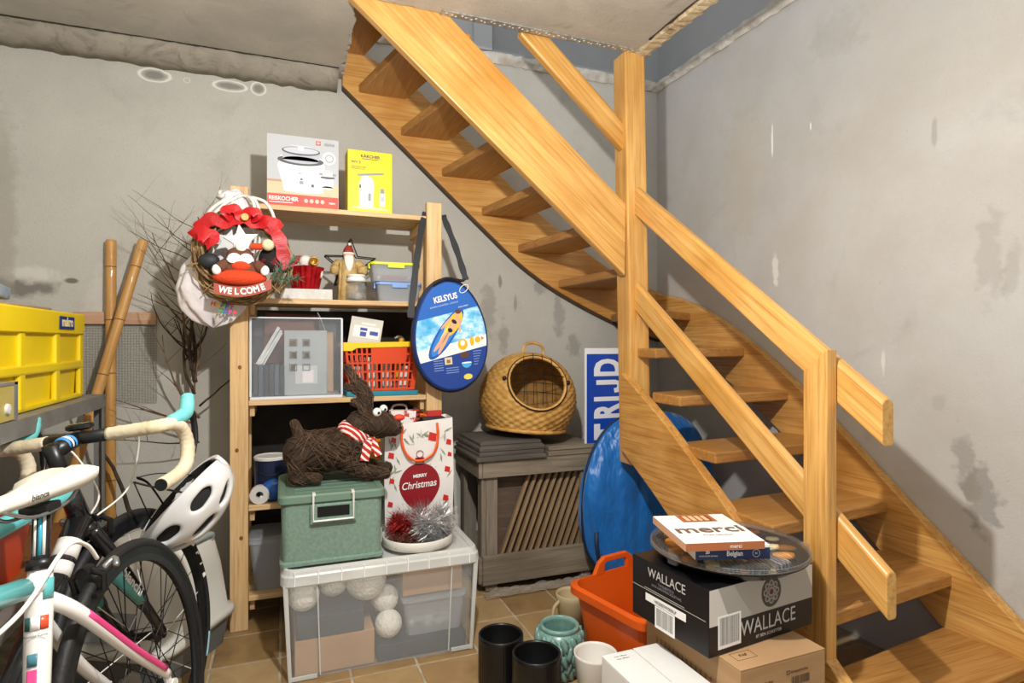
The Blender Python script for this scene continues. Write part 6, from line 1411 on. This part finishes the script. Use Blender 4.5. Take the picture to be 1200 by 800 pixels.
# ------------------------------------------------------------------ flower pots
m_bp = mat('black_ceramic', '0f0f10', .32); m_cd = mat('celadon_glaze', '5f8a82', .28, col2='88aaa0', nscale=14, bump=.1, coat=.4); m_wp = mat('white_pot_glaze', 'dedbd2', .4); m_bgp = mat('beige_pot', 'b3a27c', .6)
def pot_loc(x, z): v = cw(x, z); return (v.x, v.y, 0)
def ribpot(label, x, z, R, h):
    t = thing('black_pot', label, 'flower pot', pot_loc(x, z), 0, 'black fluted pots')
    MB().lathe([(0, 0), (R*.88, 0), (R*.96, .008), (R, .03), (R, h-.018)], 144, fn=lambda a, z_: 1+.010*math.cos(48*a), cap0=True).build('body', m_bp, t, smooth=True)
    MB().lathe([(R*1.0, h-.019), (R*1.01, h-.012), (R*1.0, h-.002), (R*.97, h), (R*.90, h-.001), (R*.885, h-.006), (R*.85, .03), (0, .025)], 72).build('rim', m_bp, t, smooth=True)
ribpot('black fluted pot standing nearest the clear storage box', -.036, 1.935, .0725, .176)
ribpot('black fluted pot with inner ring, in front of celadon pot', .074, 1.80, .0735, .186)
t = thing('celadon_pot', 'celadon green leaf relief pot between black pot and orange tub', 'flower pot', pot_loc(.160, 2.012))
MB().lathe([(0, 0), (.05, 0), (.058, .01), (.072, .06), (.080, .11), (.079, .135), (.070, .152), (.062, .158)], 60, cap0=True).build('body', m_cd, t, smooth=True)
MB().lathe([(.064, .156), (.067, .163), (.066, .170), (.060, .173), (.055, .170), (.054, .158), (.066, .12), (.05, .03), (0, .025)], 60).build('rim', m_cd, t, smooth=True)
lf = MB().loops([[(x, y*1.0, z) for x, y, z in ((-wl, 0, zz_), (0, -dd-.004, zz_), (wl, 0, zz_), (0, .006, zz_))] for zz_, wl, dd in ((-.026, .002, .0), (-.012, .013, .003), (.006, .016, .004), (.018, .010, .003), (.026, .001, .0))]).mesh('leaf', m_cd, True)
for row in range(5):
    zc_ = .026+row*.026; rr = (.060, .068, .075, .0785, .077)[row]
    for k in range(14):
        a = 6.283*(k+.5*(row % 2))/14; o = bpy.data.objects.new('leaf', lf); COL.objects.link(o); o.parent = t; o.location = (rr*math.cos(a), rr*math.sin(a), zc_); o.rotation_euler = (.12 if row < 3 else -.1, .30*(1 if row % 2 else -1), a+math.pi/2)
t = thing('white_pot', 'plain white tapered pot beside the white carton', 'flower pot', pot_loc(.257, 1.838))
MB().lathe([(0, 0), (.044, 0), (.047, .003), (.066, .158), (.067, .165), (.064, .166), (.061, .158), (.042, .012), (0, .010)], 48).build('body', m_wp, t, smooth=True)
t = thing('beige_pot', 'beige pot half hidden behind the orange tub', 'flower pot', pot_loc(.232, 2.33))
MB().lathe([(0, 0), (.045, 0), (.06, .12), (.062, .14), (.058, .143), (.054, .13), (.04, .01), (0, .008)], 32).build('body', m_bgp, t, smooth=True)
MB().tube(bez([(-.058, -.01, .12), (-.085, -.02, .10), (-.088, -.025, .06), (-.055, -.015, .03)], 6), .007, 8).build('handle', m_bgp, t, smooth=True)

# ------------------------------------------------------------------ cartons by the newel
m_cb = mat('brown_cardboard', 'b08d66', .8, col2='a5815a', nscale=4, stretch=(1, 1, 6)); m_wcb = mat('white_cardboard', 'dcdbd7', .55, col2='d2d1cd', nscale=5)
def oriented(name, label, cat, near, dirR, wR, dL, z):
    # near corner (camera right/forward), local x along dirR, local y perpendicular away from camera; origin at near corner
    r_ = Vector(dirR).normalized(); v = cw(near[0], near[1]); return thing(name, label, cat, (v.x, v.y, z), rz_of(r_.x, r_.y))
t = oriented('white_carton', 'flat white carton in front of the orange tub', 'box', (.234, 1.560), (.926, .377), .2, .4, 0)
w, d, h = .178, .32, .30
# local y here points away; this carton runs towards the camera
MB().box(0, w, -d, 0, 0, h-.003).build('carton', m_wcb, t, bevel=.002)
MB().box(.0, .0925, -d, 0, h-.0028, h-.0005).build('flap', m_wcb, t, bevel=.001); MB().box(.0955, w, -d, 0, h-.0028, h+.0005).build('flap', m_wcb, t, bevel=.001)
for k in range(2): text('Hier öffnen', .008, plain('8c8c8c'), t, Matrix.Translation((.045, -.02-.012*k, h)) )
t = oriented('brown_carton', 'brown cardboard box with printed stock labels under the black carton', 'box', (.521, 1.362), (.926, .377), .265, .37, 0)
w, d, h = .265, .365, .37
MB().box(0, w, 0, d, 0, h-.004).build('carton', m_cb, t, bevel=.002)
MB().box(0, w, 0, d*.5-.001, h-.0038, h-.0005).build('flap', m_cb, t, bevel=.001); MB().box(0, w, d*.5+.001, d, h-.0038, h-.0003).build('flap', m_cb, t, bevel=.001)
m_ink = plain('5a4632', .7); Fm = face_m((0, -.0006, 0), (1, 0, 0), (0, 0, 1))
for (x, z) in ((.045, .305), (.155, .315), (.155, .245), (.045, .235)):
    text('Stückgut/Artikel', .0095, m_ink, t, Fm @ Matrix.Translation((x-.004, z+.02, 0)), align='LEFT', sx=.9)
    pr = [(m_ink, rect(x-.016, z+.015, x-.014, z+.025)), (m_ink, rect(x-.008, z+.015, x-.006, z+.025)), (m_ink, rect(x-.014, z+.015, x-.008, z+.017)), (m_ink, rect(x-.014, z+.023, x-.008, z+.025))]; q = x
    cr_ = random.Random(int(x*1000+z*100))
    while q < x+.058: ww = cr_.choice((.0012, .002, .003)); pr.append((m_ink, rect(q, z-.012, q+ww, z+.008))); q += ww+cr_.choice((.001, .0018))
    printed(t, Fm, pr, 'printed_barcode', .00001)
pr = []
for k in range(13): pr.append((plain('8a6a48', .8), rrect(.007, .05, .003, 3, .05+.018*k, .28)))
printed(t, face_m((-.0006, d, 0), (0, -1, 0), (0, 0, 1)), pr, 'corrugation_window', .00003)
text('PAP', .014, m_ink, t, Matrix.Translation((.055, .05, h+.0006)) @ Matrix.Rotation(.0, 4, 'Z')); printed(t, Matrix.Translation((.055, .05, h-.0003)), [(m_ink, rect(-.03, -.016, .03, -.0145)), (m_ink, rect(-.03, .0145, .03, .016)), (m_ink, rect(-.03, -.016, -.0285, .016)), (m_ink, rect(.0285, -.016, .03, .016))], 'printed_mark')
# black and silver cutlery carton
m_bkc = mat('black_gloss_card', '131316', .3); m_sic = mat('silver_card', 'a9a6a0', .4, .1); m_sv = plain('b9b6b2', .4)
t = oriented('cutlery_carton', 'black and silver printed carton under the party platter', 'box', (.465, 1.41), (.331, .174), .374, .28, .3705)
w, d, h = .374, .28, .161
MB().box(0, w, 0, d, 0, h).build('carton', m_bkc, t, bevel=.0015)
Fm = face_m((0, -.0004, 0), (1, 0, 0), (0, 0, 1)); Lm = face_m((-.0004, d, 0), (0, -1, 0), (0, 0, 1)); Tm = Matrix.Translation((0, 0, h+.0003))
def barcode(x0, x1, y0, y1, seed):
    out = [(m_w, rect(x0-.006, y0-.008, x1+.006, y1+.004))]; r_ = random.Random(seed); q = x0
    while q < x1: ww = r_.choice((.0009, .0014, .0011)); out.append((m_blk2, rect(q, y0, q+ww, y1))); q += ww+r_.choice((.0009, .0016))
    return out
fr_ = [(m_sic, rect(.001, .073, w-.001, h-.001)), (plain('d3cfc8', .4), [(.001, .073), (.07, .073), (.03, h-.001), (.001, h-.001)]), (plain('d8d5cf', .4), [(w-.03, h-.001), (w-.001, h-.001), (w-.001, h-.06)])]
ex, ey = .215, .118
fr_ += [(plain('3b3836', .4), ell(ex, ey, .036, .038, 36))]
for k in range(8):
    a = 6.283*k/8; fr_ += [(plain('8f8b85', .4), ell(ex+.021*math.cos(a), ey+.022*math.sin(a), .0085, .0085, 12)), (plain('4a4744', .4), ell(ex+.021*math.cos(a), ey+.022*math.sin(a), .0045, .0045, 10))]
fr_ += [(plain('8f8b85', .4), ell(ex, ey, .012, .012, 16)), (plain('5a1f1a', .4), ell(ex, ey, .0075, .0075, 12))]
printed(t, Fm, fr_+barcode(.035, .100, .022, .088, 5), 'printed_front', .00003)
text('WALLACE', .052, m_sv, t, Fm @ Matrix.Translation((.205, .045, .0011)), sx=.85); text('BY BEN SCHOTTER', .011, m_sv, t, Fm @ Matrix.Translation((.205, .017, .0011)))
printed(t, Lm, [(m_sv, rect(.002, .083, d-.01, .0845)), (m_w, rect(.055, .055, .205, .075)), (m_sv, rect(.05, .088, .20, .0895))]+barcode(.098, .16, .005, .050, 9), 'printed_side', .00003)
text('WALLACE', .034, m_sv, t, Lm @ Matrix.Translation((.135, .133, .0011)), sx=.9); text('TAFELBESTECK\n18/10 CHROMNICKELSTAHL', .009, plain('77757a'), t, Lm @ Matrix.Translation((.135, .108, .0011))); text('1402003W000LP', .012, plain('6a6a6a'), t, Lm @ Matrix.Translation((.13, .064, .0011)))
# party platter
CTt = .3705+.161+.001
pc = cw(.588, 1.628); PZ = CTt
m_dome = mat('clear_dome', 'eef0f0', .06, trans=.9, ior=1.2, alpha=.35, coat=.3); m_pb = mat('black_platter_plastic', '121213', .25)
t = thing('party_platter', 'round black party platter with clear dome lid and yellow snacks', 'platter', (pc.x, pc.y, PZ), rz_of(.95, .25))
R = .203
MB().lathe([(0, 0), (R*.80, 0), (R*.84, .004), (R*.98, .024), (R*1.0, .026), (R*1.0, .030), (R*.96, .029), (R*.82, .008), (0, .006)], 60).build('base', m_pb, t, smooth=True)
MB().lathe([(R*.985, .0305), (R*1.015, .0305), (R*1.015, .033), (R*1.0, .0335), (R*.975, .034), (R*.99, .036), (R*.985, .041), (R*.95, .044), (R*.90, .0505), (R*.80, .0525), (0, .0535)], 72).build('dome_lid', m_dome, t, smooth=True)
for z_ in (.032, .036, .0405): MB().lathe([(R*1.0, z_-.0012), (R*1.012, z_), (R*1.0, z_+.0012)], 72).build('lid_bead', mat('lid_edge', '8c8c8c', .15, alpha=.5), t, smooth=True)
for k in range(10):
    a = 6.283*k/10; MB().lathe([(R*.98, .021), (R*1.02, .023), (R*1.005, .042), (R*.97, .046)], 6, fn=None).v
sn = random.Random(10)
for k in range(26):
    a = 6.283*k/13+(.2 if k >= 13 else 0); rr = R*(.70 if k < 13 else .42); mm = plain(('e0a828', 'd98a2a', 'e8c24a', 'c96a3a', 'efe0b0')[sn.randrange(5)], .6)
    MB().lathe([(0, 0), (.024, 0), (.026, .004), (.024, .012), (0, .014)], 12, sx=sn.uniform(.7, 1.15), sy=sn.uniform(.5, .9)).build('snack', mm, t, loc=(rr*math.cos(a), rr*math.sin(a), .009), rot=(sn.uniform(-.2, .2), sn.uniform(-.2, .2), a), smooth=True)
for k in range(5):
    MB().box(-.016, .016, -.03, .03, 0, .016).build('wrapped_bar', mat('dark_stripe_wrap', '2e2f33', .35, col2='8d8f94', nscale=30, wave=('X', 0, 1), lo=.4, hi=.6), t, loc=(-.02+.036*(k-2)+.02, -R*.62-.008*abs(k-2)*-1, .010), rot=(0, 0, .05*(k-2)), bevel=.003)
for a in (-.35, 2.0, 3.4):
    MB().box(-.014, .014, -.006, .006, -.004, .022).build('lid_clip', m_dome, t, loc=(R*1.0*math.cos(a), R*1.0*math.sin(a), .022), rot=(0, 0, a+math.pi/2), bevel=.002)
# chocolate boxes
BZ = PZ+.0545
v0 = cw(.4475, 1.457); t = thing('chocolate_box', 'navy and white chocolate box lying on the party platter', 'box', (v0.x, v0.y, BZ), rz_of(1, .06))
m_nv = plain('1c2f5c', .4)
MB().box(0, .187, 0, .15, 0, .034).build('carton', plain('e6e4e2', .4), t, bevel=.0012)
Fm = face_m((0, -.0004, 0), (1, 0, 0), (0, 0, 1)); printed(t, Fm, [(m_nv, rect(.0, .0, .187, .0275))], 'printed_front'); MB().box(-.0004, 0, 0, .15, 0, .0275).build('printed_side', plain('e8e6e2', .4), t)
text('Belgian', .017, m_w, t, Fm @ Matrix.Translation((.098, .014, .0004)), bold=.0005, sx=.85); text('20', .010, m_w, t, Fm @ Matrix.Translation((.03, .018, .0004)), bold=.0004); text('CHOCOLATE SPECIALS', .0045, m_w, t, Fm @ Matrix.Translation((.032, .009, .0004)))
MB().tube([(.009*math.cos(a), .009*math.sin(a), 0) for a in [6.283*k/18 for k in range(18)]], .0006, 4, closed=True).build('seal_ring', m_w, t, mw=Fm @ Matrix.Translation((.152, .014, .0003))); text('BE', .006, m_w, t, Fm @ Matrix.Translation((.152, .014, .0004)))
v0 = cw(.412, 1.402); t = thing('chocolate_box', 'white and copper chocolate box on top of the navy one', 'box', (v0.x, v0.y, BZ+.0348), rz_of(1, .11))
t.location.z = BZ+.0348
m_cop = plain('a8643c', .35)
MB().box(0, .198, .012, .235, 0, .0205).build('carton', plain('e4e2de', .35), t, bevel=.0012)
MB().box(0, .198, .0113, .012, 0.001, .0195).build('printed_front', m_cop, t); MB().box(-.0005, .0, .013, .235, .001, .0195).build('printed_side', plain('c99a78', .4), t)
Tm = Matrix.Translation((0, 0, .0208)); printed(t, Tm, [(m_cop, rect(.06, .17, .155, .232)), (plain('7d4526', .35), rect(.07, .175, .145, .228))]+[(plain('d9b48a', .35), rect(.074+.017*k, .180, .086+.017*k, .223)) for k in range(4)], 'printed_top')
text('merci', .070, plain('6e5a4c', .4), t, Tm @ Matrix.Translation((.10, .105, .0008)), bold=.0012, sx=1.12); text('Finest Selection', .012, plain('9a8a7c', .4), t, Tm @ Matrix.Translation((.105, .062, .0008))); text('merci', .013, m_w, t, face_m((.125, .0108, .0095), (1, 0, 0), (0, 0, 1)))

# pale board leaning beside the crate
o = MB().box(-.006, .006, 0, .30, 0, .60).build('pale_board', plain('a3a69e', .6), None, loc=(.735, 2.56, 0), rot=(0, -.05, -.06)); tag(o, 'pale grey board standing upright between the gift bag and the crate', 'board')
